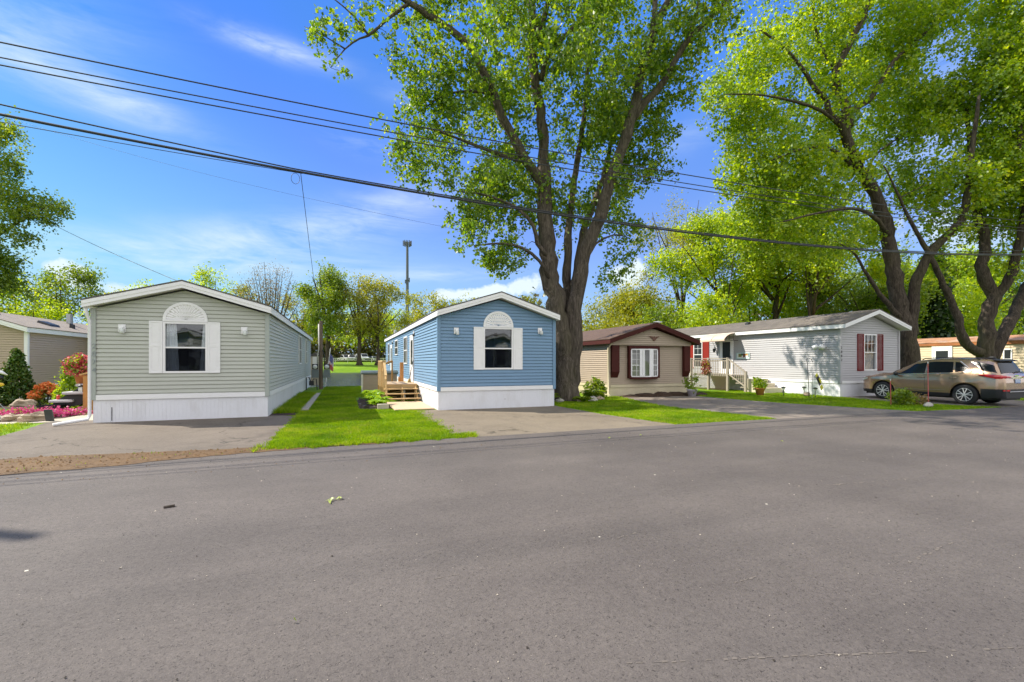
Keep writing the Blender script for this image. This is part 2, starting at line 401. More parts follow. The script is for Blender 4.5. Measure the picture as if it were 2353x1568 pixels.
M_DRIVE2 = asphalt('pale tan drive asphalt', (.105, .085, .062), (.19, .155, .115), (.29, .24, .18), .5, 60, cracks=.8, stain=.4)
M_DRIVE3 = asphalt('worn pinkish drive asphalt', (.115, .094, .08), (.21, .175, .148), (.31, .26, .22), .5, 60, cracks=.8, stain=.4)
M_DIRT = asphalt('loose brown soil', (.050, .026, .009), (.125, .068, .026), (.23, .145, .066), .7, 26, stain=.6)
M_MULCH = mat('dark bark mulch', (.055, .030, .018), .95, .5, 9, 60, bmp=.9, bdist=.04)
M_CONC = mat('weathered concrete', (.42, .37, .29), .85, .15, 5, 80, bmp=.2)

def wavy(pts, amp, seed, step=.22):
    """a polygon whose sides wander a little, as a crumbling edge does"""
    rnd = random.Random(seed); outp = []
    for (a, b) in zip(pts, pts[1:] + pts[:1]):
        a, b = Vector(a), Vector(b); L = (b - a).length; n = max(1, int(L / step)); d = (b - a) / L; nn = Vector((-d.y, d.x)); w = 0
        for i in range(n):
            w = w * .72 + rnd.uniform(-amp, amp) * .6 * (i > 0)
            q = a + d * (L * i / n) + nn * w; outp.append((q.x, q.y))
    return outp
def sheet(name, pts, z, m, amp=.05, seed=1, step=.22):
    w = wavy(pts, amp, seed, step) if amp else pts
    return structure(MB().poly([(x, y, z) for x, y in w]).build(name, m))
road_edge = [(-60, 9.3), (-9, 9.05), (-4.7, 9.1), (-1.4, 9.6), (2.4, 9.75), (7.9, 9.86), (12.1, 9.82), (18, 9.7), (22, 9.45), (27, 9.3), (60, 9.6), (60, -3.6), (-60, -3.6)]
sheet('road', road_edge, .014, M_ROAD, .035, 3, .3)
sheet('drive', [(-7.5, 9.0), (-1.4, 9.5), (-1.45, 12.5), (-1.35, 15.4), (-1.75, 15.8), (-2.2, 16.4), (-6.6, 16.4), (-7.75, 16.5), (-7.2, 13.4)], .006, M_DRIVE, .05, 5)
sheet('drive', [(2.38, 9.6), (8.35, 9.75), (7.75, 13), (7.55, 15.9), (2.95, 15.9), (2.25, 15.8), (2.2, 14.8)], .006, M_DRIVE2, .04, 6)
sheet('drive', [(12.0, 9.7), (18.3, 9.6), (17.2, 12.3), (16.6, 14.3), (16.35, 16), (16.2, 18.3), (12.3, 18.6), (11.8, 16.4), (11.4, 13.9), (11.65, 11)], .006, M_DRIVE3, .05, 7)
sheet('drive', [(21.6, 11.6), (22.9, 9.3), (27.6, 9.3), (27.6, 15.3), (22.5, 15.1), (21.7, 13.2)], .006, M_DRIVE3, .05, 8)
stuff(sheet('dirt', [(-12, 8.75), (-6, 8.75), (-4.2, 8.95), (-2.2, 9.4), (-.4, 9.62), (1.3, 9.66), (1.2, 9.8), (-1.2, 9.95), (-2.6, 10.1), (-5, 10.35), (-9, 10.5), (-12, 10.5)], .020, M_DIRT, .09, 9, .16), 'brown loose soil spread along the road edge beside the drive', 'dirt')
stuff(sheet('soil_bed', [(-2.18, 15.9), (-1.42, 15.75), (-1.4, 17.3), (-1.9, 18.2), (-2.18, 22)], .010, M_MULCH, .04, 10), 'dark soil bed along the sage home skirting', 'soil')
stuff(sheet('soil_bed', [(.45, 16.8), (1.62, 16.75), (1.62, 22.5), (.6, 22.4)], .010, M_MULCH, .05, 11), 'dark soil bed under the hostas beside the wooden stairs', 'soil')
stuff(sheet('mulch_bed', [(12.4, 18.35), (16.5, 18.1), (17.6, 18.6), (17.6, 19.6), (12.4, 19.2)], .012, M_MULCH, .08, 12), 'brown mulch bed in front of the tan and maroon home', 'mulch')
stuff(sheet('mulch_bed', [(-13.6, 21.8), (-11, 21.3), (-9, 20.2), (-8.9, 22), (-10, 24.6), (-13, 24.9)], .010, M_MULCH, .1, 13), 'dark mulch bed under the arborvitae and azalea', 'mulch')
stuff(sheet('soil_bed', [(-13, 16.6), (-9, 16.2), (-7.6, 17), (-7.0, 19.6), (-9.4, 19.4), (-12, 18.4)], .009, M_MULCH, .1, 14), 'soil bed under the pink creeping flowers', 'soil')
structure(MB().box(-1.42, -1.16, 17.3, 26.0, -.02, .05).build('path', M_CONC, bevel=.012))
sheet('path', [(-9.5, 16.0), (-6.55, 16.35), (-6.5, 20), (-7.6, 20), (-7.8, 17.2), (-9.3, 16.5)], .012, M_CONC, .03, 15)

# grass blades: nobody could count them
M_BLADE = leaf_mat('grass blade', [(.115, .22, .002, 1), (.185, .32, .003, 1), (.26, .41, .004, 1), (.38, .46, .012, 1)], .45, (1.3, 1.25, .6, 1), .012, straw=.42)
def blades(regions):
    P = []; H = []
    for x0, x1, y0, y1, n, h, fn in regions:
        x = rng.uniform(x0, x1, n); y = rng.uniform(y0, y1, n)
        wob = .06 * np.sin(y * 9.1) + .05 * np.sin(y * 23.7 + 1) + rng.normal(0, .035, n)
        k = fn(x + wob, y + .05 * np.sin(x * 11) + .03 * np.sin(x * 31) + rng.normal(0, .02, n))
        P.append(np.stack([x[k], y[k]], 1)); H.append(np.full(k.sum(), h))
    P = np.concatenate(P); H = np.concatenate(H); n = len(P)
    clump = .5 + .5 * np.sin(P[:, 0] * 3.1 + 1.7 * np.sin(P[:, 1] * 2.3)) * np.sin(P[:, 1] * 2.7 + 1.3 * np.sin(P[:, 0] * 1.9))
    hgt = H * (.45 + .5 * clump + rng.uniform(0, .5, n)); a = rng.uniform(0, 2 * np.pi, n); w = .006 + .006 * rng.random(n)
    lean = rng.uniform(.2, 1.2, n) * hgt; la = rng.uniform(0, 2 * np.pi, n)
    z0 = gh(P[:, 0], P[:, 1])
    v = np.zeros((n, 3, 3))
    v[:, 0] = np.stack([P[:, 0] - np.cos(a) * w, P[:, 1] - np.sin(a) * w, z0 - .005], 1)
    v[:, 1] = np.stack([P[:, 0] + np.cos(a) * w, P[:, 1] + np.sin(a) * w, z0 - .005], 1)
    v[:, 2] = np.stack([P[:, 0] + np.cos(la) * lean, P[:, 1] + np.sin(la) * lean, z0 + hgt], 1)
    return v.reshape(-1, 3), np.arange(3 * n).reshape(-1, 3)
bare = lambda x, y: (np.hypot((x - .9) / 1.0, (y - 10.5) / .16) > 1) | (np.sin(x * 17 + y * 29) > .3)
L1 = lambda x, y: (x > -1.38) & (x < 2.3) & (y > 9.68 + .03 * x) & bare(x, y)
L1b = lambda x, y: ~((x > .5) & (y > 16.7)) & ~((x > 1.5) & (y > 15.85)) & (x > -1.38) & (x < 2.28)
L2 = lambda x, y: (x > np.interp(y, [9.8, 13, 16, 18.5], [8.35, 7.78, 7.58, 7.6])) & (x < np.interp(y, [9.8, 11, 13.9, 16.4, 18.7], [12.0, 11.65, 11.4, 11.8, 12.4])) & (y > 9.88)
L3 = lambda x, y: (x > np.interp(y, [9.7, 12.3, 14.3, 16, 19], [18.3, 17.2, 16.6, 16.35, 16.3])) & (x < np.interp(y, [9.3, 11.6, 13.2, 15.1, 30], [22.9, 21.6, 21.7, 22.3, 22.2])) & (y > np.interp(x, [18, 22, 23], [9.72, 9.5, 9.35]))
L0 = lambda x, y: (x < np.interp(y, [9, 13.4, 16], [-7.4, -7.2, -7.9])) & (y > 10.5)
v, f = blades([(-1.7, 2.6, 9.6, 12.5, 60000, .062, L1), (-1.6, 2.5, 12.5, 17, 42000, .055, L1b), (-1.15, .5, 17, 33, 26000, .06, lambda x, y: x > -9),
               (-2.15, -1.4, 16.4, 26, 9000, .15, lambda x, y: x > -9), (.5, 1.6, 22.5, 33, 6000, .07, lambda x, y: x > -9),
               (7.4, 12.6, 9.7, 13, 42000, .055, L2), (7.4, 12.6, 13, 18.9, 30000, .055, L2), (16.2, 23, 9.2, 20, 45000, .055, L3),
               (-12, -7, 10.4, 16.2, 16000, .06, L0), (-14, -8.5, 18.5, 24, 9000, .05, lambda x, y: y < 21.5), (27.6, 36, 9.4, 15, 9000, .06, lambda x, y: x > 0)])
stuff(np_mesh('grass', v, f, M_BLADE), 'short bright green lawn grass between the drives', 'grass')

def clods(name, label, regions, m, seed):
    r = np.random.default_rng(seed); V = []; F = []; k = 0
    for x0, x1, y0, y1, n, s0, s1, fn in regions:
        x = r.uniform(x0, x1, n); y = r.uniform(y0, y1, n); ok = fn(x, y); x, y = x[ok], y[ok]; n = len(x); s_ = s0 + (s1 - s0) * r.random(n) ** 3
        base = np.array([[1, 0, 0], [-.5, .87, 0], [-.5, -.87, 0], [0, 0, 1]]); a = r.uniform(0, 6.28, n)
        q = np.zeros((n, 4, 3)); jit = r.uniform(.6, 1.3, (n, 4))
        for i in range(4):
            bx, by, bz = base[i]; q[:, i, 0] = x + (bx * np.cos(a) - by * np.sin(a)) * s_ * jit[:, i]; q[:, i, 1] = y + (bx * np.sin(a) + by * np.cos(a)) * s_ * jit[:, i]; q[:, i, 2] = .018 + bz * s_ * .8 * jit[:, i]
        V.append(q.reshape(-1, 3)); t = np.arange(n)[:, None] * 4 + k; F.append(np.concatenate([t + np.array(c) for c in ((0, 1, 3), (1, 2, 3), (2, 0, 3))])); k += 4 * n
    return stuff(np_mesh(name, np.concatenate(V), np.concatenate(F), m), label, 'debris')
strip_ok = lambda x, y: (y > np.interp(x, [-12, -6, -4.2, -2.2, -.4, 1.3], [8.8, 8.8, 9.0, 9.42, 9.62, 9.66]) + r_edge * .2) & (y < np.interp(x, [-12, -5, -1.2, 1.3], [10.5, 10.35, 9.95, 9.82]))
r_edge = 0
clods('soil_crumbs', 'small clods of brown soil scattered along the road edge', [(-9, 1.3, 8.7, 10.6, 5200, .006, .038, strip_ok), (-7, 3, 8.0, 10.2, 260, .005, .02, lambda x, y: y > -9)], M_DIRT, 33)
v, f = blades([(-9, 1, 8.9, 10.6, 2600, .05, lambda x, y: strip_ok(x, y) & (np.sin(x * 5.1) * np.sin(y * 13 + x) > .55)), (-1.6, 2.8, 9.5, 10.2, 9000, .09, lambda x, y: (y > 9.64 + .03 * x + .06 * np.sin(x * 13)) & (np.sin(x * 7 + 2 * np.sin(x * 3.3)) > -.2)),
               (1.7, 2.9, 9.9, 15.8, 2600, .06, lambda x, y: np.abs(x - 2.38 - .07 * np.sin(y * 5)) < .16)])
stuff(np_mesh('grass_tufts', v, f, M_BLADE), 'ragged longer grass tufts along the lawn and drive edges', 'grass')

M_GRIT = mat('pale road grit', (.42, .37, .30), .9, .35, 40, 90)
M_GRITD = mat('dark road grit', (.035, .028, .022), .9, .3, 40, 90)
on_road = lambda x, y: (y < 9.3) & (rng.random(len(x)) > .25)
clods('road_grit', 'scattered pale grit and tiny stones on the asphalt', [(-4, 18, .9, 9.3, 900, .003, .012, on_road), (-2, 6, 1.0, 4.5, 420, .002, .006, on_road)], M_GRIT, 41)
clods('road_crumbs', 'scattered dark crumbs of bark and asphalt on the road', [(-4, 18, .9, 9.3, 700, .003, .012, on_road), (-4, 10, 8.2, 9.5, 260, .004, .018, lambda x, y: x > -9)], M_GRITD, 42)
# faint paving joint and tyre scuffs, pale broken lines pressed into the surface
def scuff(pts, w, seed, gap=.35):
    r = random.Random(seed); b = MB(); P = [on_ground(u, v) for u, v in pts]
    for a, c in zip(P, P[1:]):
        n = max(2, int((c - a).length / .05)); d = (c - a) / n; nn = Vector((-d.y, d.x, 0)).normalized()
        for i in range(n):
            if r.random() < gap: continue
            p0 = a + d * i + nn * r.uniform(-w, w) * .5; p1 = p0 + d * r.uniform(.5, 1.0); q = nn * w * r.uniform(.2, .6)
            b.add([((p0 - q).x, (p0 - q).y, .0168), ((p1 - q).x, (p1 - q).y, .0168), ((p1 + q).x, (p1 + q).y, .0168), ((p0 + q).x, (p0 + q).y, .0168)], [(0, 1, 2, 3)])
    return b
M_SCUFF = mat('pale worn asphalt', (.150, .127, .108), .85, .25, 20, 90)
for pts, w, sd in (([(1420, 1532), (1800, 1515), (2353, 1494)], .012, 1), ([(1690, 1345), (1760, 1322)], .018, 2), ([(2080, 1300), (2190, 1250)], .02, 3), ([(1400, 1245), (1480, 1224)], .02, 4), ([(1000, 1335), (1180, 1298)], .012, 5), ([(1900, 1118), (2090, 1102)], .03, 6)):
    structure(scuff(pts, w, sd).build('road_scuff', M_SCUFF))
# ---------------------------------------------------------------- homes
M_WHITE = mat('white painted trim', (.80, .79, .80), .5, .04, 3, 50, dirt=.05, dirtcol=(.45, .43, .4))
M_SKIRT = mat('white ribbed skirting', (.74, .74, .78), .5, .05, 2, 30, stretch=(1, 1, .4), dirt=.34, dirtcol=(.42, .38, .33))
M_SHING = mat('grey asphalt shingle', (.10, .092, .088), .9, .35, 3, 45, bmp=.6, bdist=.02)
M_GLASS = glass_mat('window glass')
M_DARKG = mat('dark window glass', (.03, .034, .036), .30, .25, 2, spec=.18)
M_DARKIN = mat('dim room wall', (.42, .40, .37), .9, .1)
M_CURT = mat('white curtain cloth', (.86, .86, .88), .9, .06, 3, 40)
M_BLACK = mat('black painted metal', (.015, .015, .017), .45, .2)
M_LAMP = mat('lamp glass', (.62, .64, .62), .2, .05)
M_ALU = mat('grey metal', (.35, .36, .37), .4, .1, metal=.7)
M_SCREEN, _n, _o = new_mat('black insect screen')
_t = _n.nodes.new('ShaderNodeBsdfTransparent'); _t.inputs[0].default_value = (.72, .74, .78, 1); _d = _n.nodes.new('ShaderNodeBsdfDiffuse'); _d.inputs[0].default_value = (.012, .013, .018, 1)
_m = _n.nodes.new('ShaderNodeMixShader'); _m.inputs[0].default_value = .26; _n.links.new(_t.outputs[0], _m.inputs[1]); _n.links.new(_d.outputs[0], _m.inputs[2]); _n.links.new(_m.outputs[0], _o.inputs['Surface'])
def lap_wall(mb, P, u0, u1, z0, z1, course, openings=(), top=None, d=.034, gap=.026):
    """lap siding: every course tilts out to its lower edge and leaves a real recess under it. P(u, z, off) -> point"""
    zs = {z0, z1}; k = 0
    while z0 + k * course < z1 + 1e-6:
        zs.add(z0 + k * course); zs.add(min(z1, z0 + k * course + gap)); k += 1
    for (a, b, c_, e_) in openings: zs |= {c_, e_}
    if top: zs.add(top[0])
    zs = sorted(z for z in zs if z0 - 1e-6 <= z <= z1 + 1e-6)
    zz = [zs[0]]
    for z in zs[1:]:
        if z - zz[-1] > 1e-4: zz.append(z)
    def lim(z):
        if not top or z <= top[0]: return u0, u1
        h = (top[1] - z) / (top[1] - top[0]); c = (u0 + u1) / 2
        return c - (c - u0) * h, c + (u1 - c) * h
    for za, zb in zip(zz, zz[1:]):
        k = math.floor((za + zb) / 2 / course - z0 / course + 1e-9); zc = z0 + k * course
        ing = (za + zb) / 2 < zc + gap
        oa = ob = 0
        if not ing:
            oa = d * (1 - .75 * (za - zc) / course); ob = d * (1 - .75 * (zb - zc) / course)
        cuts = sorted([(a, b) for (a, b, c_, e_) in openings if c_ < (za + zb) / 2 < e_])
        A0, A1 = lim(za); B0, B1 = lim(zb)
        segs = []; cur = None; left = (A0, B0)
        for a, b in cuts:
            segs.append((left[0], a, left[1], a)); left = (b, b)
        segs.append((left[0], A1, left[1], B1))
        for a0, a1, b0, b1 in segs:
            if a1 - a0 < 1e-5: continue
            mb.add([P(a0, za, oa), P(a1, za, oa), P(b1, zb, ob), P(b0, zb, ob)], [(0, 1, 2, 3)])
            if not ing and abs(za - zc - gap) < 1e-4: mb.add([P(a0, za, 0), P(a1, za, 0), P(a1, za, oa), P(a0, za, oa)], [(0, 1, 2, 3)])
def plane_front(y): return lambda u, z, o: (u, y - o, z)
def plane_left(x): return lambda u, z, o: (x - o, u, z)
def plane_right(x): return lambda u, z, o: (x + o, u, z)
def pbox(mb, P, u0, u1, z0, z1, o0, o1):
    """a box lying on a wall plane"""
    vs = [P(u, z, o) for o in (o0, o1) for u, z in ((u0, z0), (u1, z0), (u1, z1), (u0, z1))]
    return mb.add(vs, [(0, 3, 2, 1), (4, 5, 6, 7), (0, 1, 5, 4), (1, 2, 6, 5), (2, 3, 7, 6), (3, 0, 4, 7)])
def frame_on(mb, P, u0, u1, z0, z1, w, o0, o1):
    pbox(mb, P, u0, u1, z1 - w, z1, o0, o1); pbox(mb, P, u0, u1, z0, z0 + w, o0, o1)
    pbox(mb, P, u0, u0 + w, z0 + w, z1 - w, o0, o1); pbox(mb, P, u1 - w, u1, z0 + w, z1 - w, o0, o1)
    return mb
def window(home, P, u0, u1, z0, z1, fw=.045, bars=(.5,), vbars=(), grid=None, m=None, glass=None):
    """frame > sash bars stay in the frame; the pane is a part below it"""
    k = .062 if glass is not None else 0      # windows whose wall is not cut sit proud of the laps
    f = MB(); frame_on(f, P, u0 - fw, u1 + fw, z0 - fw, z1 + fw, fw + .012, -.06 + k, .042 + k * .3)
    for b in bars:
        zb = z0 + (z1 - z0) * b; pbox(f, P, u0, u1, zb - .022, zb + .022, -.045 + k * 1.3, .025 + k * .4)
    for b in vbars:
        ub = u0 + (u1 - u0) * b; pbox(f, P, ub - .025, ub + .025, z0, z1, -.04 + k * 1.3, .028 + k * .4)
    if grid:      # (columns, rows, from, to)
        c, r_, a, b = grid; za, zb = z0 + (z1 - z0) * a, z0 + (z1 - z0) * b
        for i in range(1, c): ub = u0 + (u1 - u0) * i / c; pbox(f, P, ub - .009, ub + .009, za, zb, -.012 + k * .8, .010 + k * .7)
        for i in range(1, r_): zc = za + (zb - za) * i / r_; pbox(f, P, u0, u1, zc - .009, zc + .009, -.013 + k * .8, .011 + k * .7)
    w = f.build('window', m or M_WHITE, home)
    g = MB(); pbox(g, P, u0, u1, z0, z1, -.035 + k * 1.2, -.027 + k * 1.15); g.build('pane', glass or M_GLASS, w)
    return w
def screen(w, P, u0, u1, z0, z1):
    b = MB(); pbox(b, P, u0, u1, z0, z1, -.020, -.016); return b.build('screen', M_SCREEN, w)
def room(home, P, u0, u1, z0, z1, depth, m=None):
    b = MB()
    q = lambda pts: b.poly([P(*p) for p in pts])
    q([(u0, z0, -depth), (u1, z0, -depth), (u1, z1, -depth), (u0, z1, -depth)])
    q([(u0, z0, -.07), (u0, z0, -depth), (u0, z1, -depth), (u0, z1, -.07)]); q([(u1, z0, -.07), (u1, z0, -depth), (u1, z1, -depth), (u1, z1, -.07)])
    q([(u0, z0, -.07), (u1, z0, -.07), (u1, z0, -depth), (u0, z0, -depth)]); q([(u0, z1, -.07), (u1, z1, -.07), (u1, z1, -depth), (u0, z1, -depth)])
    return b.build('inner_wall', m or M_DARKIN, home)
def drape(home, P, u0, u1, z0, z1, off, taper=0.0, m=None, folds=5):
    vs = []; n = folds * 6
    for j in range(5):
        z = z1 + (z0 - z1) * j / 4; uu1 = u1 + (taper * j / 4)
        for i in range(n + 1):
            u = u0 + (uu1 - u0) * i / n; vs.append(P(u, z, off + .028 * math.sin(i * 2 * math.pi / 6 + j * .3)))
    fs = [(j * (n + 1) + i, j * (n + 1) + i + 1, (j + 1) * (n + 1) + i + 1, (j + 1) * (n + 1) + i) for j in range(4) for i in range(n)]
    return MB().add(vs, fs).build('curtain', m or M_CURT, home, smooth=True)
def shutter(home, P, u0, u1, z0, z1, m):
    b = MB(); frame_on(b, P, u0, u1, z0, z1, .045, .026, .052); pbox(b, P, u0 + .045, u1 - .045, z0 + .045, z1 - .045, .020, .040)
    zm = z0 + (z1 - z0) * .53; pbox(b, P, u0 + .045, u1 - .045, zm - .035, zm + .035, .0405, .050)
    for a, c in ((z0 + .045, zm - .035), (zm + .035, z1 - .045)):
        pbox(b, P, u0 + .085, u1 - .085, a + .04, c - .04, .0405, .047)
    return b.build('shutter', m, home)
def wall_lamp(home, P, u, z, s=1.0, side=1):
    b = MB(); pbox(b, P, u - .085 * s, u + .085 * s, z - .11 * s, z + .11 * s, .022, .040)
    pbox(b, P, u - .04, u + .05 * side if side > 0 else u + .04, z - .05, z + .04, .040, .12)
    l = b.build('wall_lamp', M_WHITE, home, bevel=.006)
    c = MB(); uu = u + .03 * side
    c.lathe([(.030, .02), (.052, .0), (.055, -.10), (.045, -.125), (.018, -.13)], P(uu, z - .02, .11), 12); c.build('lamp_glass', M_LAMP, l, smooth=True)
    return l
def sunburst(home, P, uc, zb, r, m):
    b = MB(); n = 28
    def pt(rr, a, o): return P(uc + rr * math.cos(a), zb + rr * math.sin(a) * .94, o)
    for i in range(n):      # moulded outer ring
        a0, a1 = math.pi * i / n, math.pi * (i + 1) / n
        for r0, r1, o in ((r * .86, r, .050),):
            vs = [pt(r0, a0, o), pt(r1, a0, o), pt(r1, a1, o), pt(r0, a1, o), pt(r0, a0, .02), pt(r1, a0, .015), pt(r1, a1, .015), pt(r0, a1, .02)]
            b.add(vs, [(0, 1, 2, 3), (1, 5, 6, 2), (0, 3, 7, 4)])
    k = 17
    for i in range(k):      # ridged rays
        a0, a1 = math.pi * i / k, math.pi * (i + 1) / k; am = (a0 + a1) / 2
        b.add([pt(.02, a0, .022), pt(r * .86, a0, .020), pt(r * .86, am, .044), pt(r * .86, a1, .020), pt(.02, a1, .022), pt(r * .2, am, .034)], [(0, 1, 2, 5), (5, 2, 3, 4)])
    pbox(b, P, uc - r * 1.0, uc + r * 1.0, zb - .05, zb, .018, .056)
    return b.build('sunburst', m, home)
def skirt(home, pts, z0, z1, m, pitch=.10, closed=False):
    b = MB()
    for (a, c) in zip(pts, pts[1:]):
        a, c = Vector(a), Vector(c); L = (c - a).length; d = (c - a) / L; n = Vector((d.y, -d.x))   # outward to the right of travel
        k = max(1, round(L / pitch))
        for i in range(k):
            p, q = a + d * (L * i / k), a + d * (L * (i + 1) / k)
            g1 = a + d * (L * (i + .86) / k); dp = n * -.005
            b.add([(p.x, p.y, z0), (g1.x, g1.y, z0), (g1.x, g1.y, z1), (p.x, p.y, z1)], [(0, 1, 2, 3)])
            b.add([(g1.x, g1.y, z0), (g1.x + dp.x, g1.y + dp.y, z0), (g1.x + dp.x, g1.y + dp.y, z1), (g1.x, g1.y, z1)], [(0, 1, 2, 3)])
            b.add([(g1.x + dp.x, g1.y + dp.y, z0), (q.x + dp.x, q.y + dp.y, z0), (q.x + dp.x, q.y + dp.y, z1), (g1.x + dp.x, g1.y + dp.y, z1)], [(0, 1, 2, 3)])
            b.add([(q.x + dp.x, q.y + dp.y, z0), (q.x, q.y, z0), (q.x, q.y, z1), (q.x + dp.x, q.y + dp.y, z1)], [(0, 1, 2, 3)])
    return b.build('skirting', m, home)
def home(label, x0, x1, yf, yb, zs, ze, zpk, sid, course=.115, trim=None, fascia=None, roof=None, sk=None, skcol=None, of=.30, os_=.13, fh=.19, zedge=None,
         open_f=(), open_l=(), open_r=(), corner=None, trim_h=.14, cat='mobile home', side_sid=None, fz=None):
    """x0..x1 front wall, yf front, yb back, zs siding bottom, ze wall top at the sides, zpk top of the ridge"""
    t = thing('mobile_home', label, cat, ((x0 + x1) / 2, (yf + yb) / 2, 0))
    trim = trim or M_WHITE; fascia = fascia or trim; xc = (x0 + x1) / 2; hw = (x1 - x0) / 2
    zedge = zedge if zedge is not None else ze + .22
    sl = (zpk - zedge) / (hw + os_)
    zr = lambda x: zpk - sl * abs(x - xc)
    wall_pk = zpk - .24 - .03
    b = MB(); lap_wall(b, plane_front(yf), x0, x1, zs, wall_pk, course, open_f, (ze, wall_pk)); b.build('wall', sid, t)
    b = MB(); lap_wall(b, plane_left(x0), yf, yb, zs, ze, course, open_l); b.build('wall', side_sid or sid, t)
    b = MB(); lap_wall(b, plane_right(x1), yf, yb, zs, ze, course, open_r); b.build('wall', side_sid or sid, t)
    b = MB(); b.poly([(x0, yb, zs), (x1, yb, zs), (x1, yb, ze), (xc, yb, wall_pk), (x0, yb, ze)]); b.build('wall', sid, t)
    # roof skin
    b = MB(); yy0, yy1 = yf - of - .02, yb + of
    prof = [(x0 - os_ - .02, zedge - .006), (xc, zpk), (x1 + os_ + .02, zedge - .006), (x1 + os_ + .02, zedge - .035), (xc, zpk - .035), (x0 - os_ - .02, zedge - .035)]
    b.prism(prof, 'y', yy0, yy1); b.build('roof', roof or M_SHING, t)
    # barge boards and eave boards, soffit behind them
    b = MB()
    for s in (-1, 1):
        xe = xc + s * (hw + os_); p = [(xe, zedge - .036), (xc, zpk - .036), (xc, zpk - .036 - fh), (xe, zedge - .036 - fh)]
        b.prism(p if s < 0 else p[::-1], 'y', yf - of, yf - of + .028)
        b.prism([(xe, zedge - .050), (xc, zpk - .050), (xc, zpk - .036 - fh * .55), (xe, zedge - .036 - fh * .55)][::s * -1], 'y', yf - of - .012, yf - of)
        b.box(min(xe, xe - s * .028), max(xe, xe - s * .028), yf - of + .029, yb + of, zedge - .036 - fh, zedge - .038)
    b.build('fascia', fascia, t)
    b = MB()
    for s in (-1, 1):
        xe = xc + s * (hw + os_ - .029); e = sl * .029
        p = [(xe, zedge + e - fh), (xc, zpk - fh), (xc, zpk - fh - .02), (xe, zedge + e - fh - .02)]
        b.prism(p if s < 0 else p[::-1], 'y', yf - of + .029, yb + of - .03)
    b.build('soffit', fascia, t)
    for px, sx in ((x0, -1), (x1, 1)):     # corner posts
        b = MB(); a, c = sorted((px - sx * .075, px + sx * .034)); b.box(a, c, yf - .046, yf - .032, zs - trim_h, ze + .02)
        a, c = sorted((px + sx * .032, px + sx * .044)); b.box(a, c, yf - .0461, yf + .08, zs - trim_h, ze); b.build('corner_post', corner or sid, t)
    b = MB(); z0, z1 = zs - trim_h, zs - .002
    b.box(x0 + .076, x1 - .076, yf - .040, yf + .01, z0, z1)
    b.box(x0 - .036, x0, yf + .081, yb, z0, z1); b.box(x1, x1 + .036, yf + .081, yb, z0, z1)
    b.build('trim_band', trim, t)
    skirt(t, [(x0, yb), (x0, yf), (x1, yf), (x1, yb)], -.02, zs - trim_h + .01, sk or M_SKIRT)
    return t, zr
def siding(name, col): return mat(name, col, .55, .045, 2.2, 30, stretch=(1, 1, 3), dirt=.10, dirtcol=(col[0] * .6, col[1] * .58, col[2] * .52))
def digits(home_, txt, pos, size, m, gap=1.15, flat=.004):
    for i, ch in enumerate(txt):
        cu = bpy.data.curves.new('digit', 'FONT'); cu.body = ch; cu.size = size; cu.extrude = flat; cu.align_x = 'CENTER'
        tmp = bpy.data.objects.new('digit', cu); COL.objects.link(tmp); dg = bpy.context.evaluated_depsgraph_get(); dg.update()
        me = bpy.data.meshes.new_from_object(tmp.evaluated_get(dg)); bpy.data.objects.remove(tmp)
        me.materials.clear(); o = link_mesh('house_number', me, home_, m)
        o.location = Vector(pos) - Vector((0, 0, i * size * gap)) - LOC[home_.name]; o.rotation_euler = (R(90), 0, 0)
def roof_vent(home_, x, y, zr, w=.32, d=.4, h=.13, m=None, tip=0):
    b = MB(); z = zr(x) - .03
    b.add([(x - w / 2, y - d / 2, zr(x - w / 2) - .03), (x + w / 2, y - d / 2, zr(x + w / 2) - .03), (x + w / 2, y + d / 2, zr(x + w / 2) - .03), (x - w / 2, y + d / 2, zr(x - w / 2) - .03),
           (x - w * .42, y - d * .42, zr(x - w / 2) + h), (x + w * .42, y - d * .42, zr(x + w / 2) + h), (x + w * .42, y + d * .42, zr(x + w / 2) + h), (x - w * .42, y + d * .42, zr(x - w / 2) + h)],
          [(4, 5, 6, 7), (0, 1, 5, 4), (1, 2, 6, 5), (2, 3, 7, 6), (3, 0, 4, 7)])
    return b.build('roof_vent', m or M_BLACK, home_)

# ---- sage home
S_SAGE = siding('sage vinyl siding', (.455, .465, .415))
PF = plane_front(15.7)
wa = on_y(379.5, 854.3, 15.7); wb = on_y(474, 745.3, 15.7)
W = (wa.x, wb.x, wa.z, wb.z)
sage, zr = home('sage green mobile home with white fan ornament above its front window', -6.46, -2.19, 15.7, 34.7, .77, 3.14, 4.02, S_SAGE, zedge=3.37,
                open_f=[W], corner=mat('grey green corner trim', (.36, .39, .36), .5, .05))
SAGE = sage
w_ = window(sage, PF, *W); screen(w_, PF, W[0], W[1], W[2], (W[2] + W[3]) / 2 - .02); room(sage, PF, W[0] - .35, W[1] + .35, .8, 2.95, 3.4)
drape(sage, PF, W[0] - .06, W[0] + .24, .85, W[3] + .06, -.12, .10); drape(sage, PF, W[1] + .06, W[1] - .10, .85, W[3] + .06, -.12, -.12, folds=3)
sa, sb = on_y(344, 859, 15.7).x, on_y(377, 859, 15.7).x
shutter(sage, PF, sa, W[0] - .05, W[2] - .045, W[3] + .06, M_WHITE)
shutter(sage, PF, W[1] + .05, W[1] + .05 + (W[0] - .05 - sa), W[2] - .045, W[3] + .06, M_WHITE)
sunburst(sage, PF, (W[0] + W[1]) / 2, W[3] + .10, (W[1] - W[0]) / 2 + .045, M_WHITE)
for u in (281.5, 562): q = on_y(u, 750, 15.7); wall_lamp(sage, PF, q.x, 2.62)
digits(sage, '2874', (-6.42, 15.648, 2.05), .19, mat('grey number', (.24, .27, .28), .5))
PR = plane_right(-2.19)
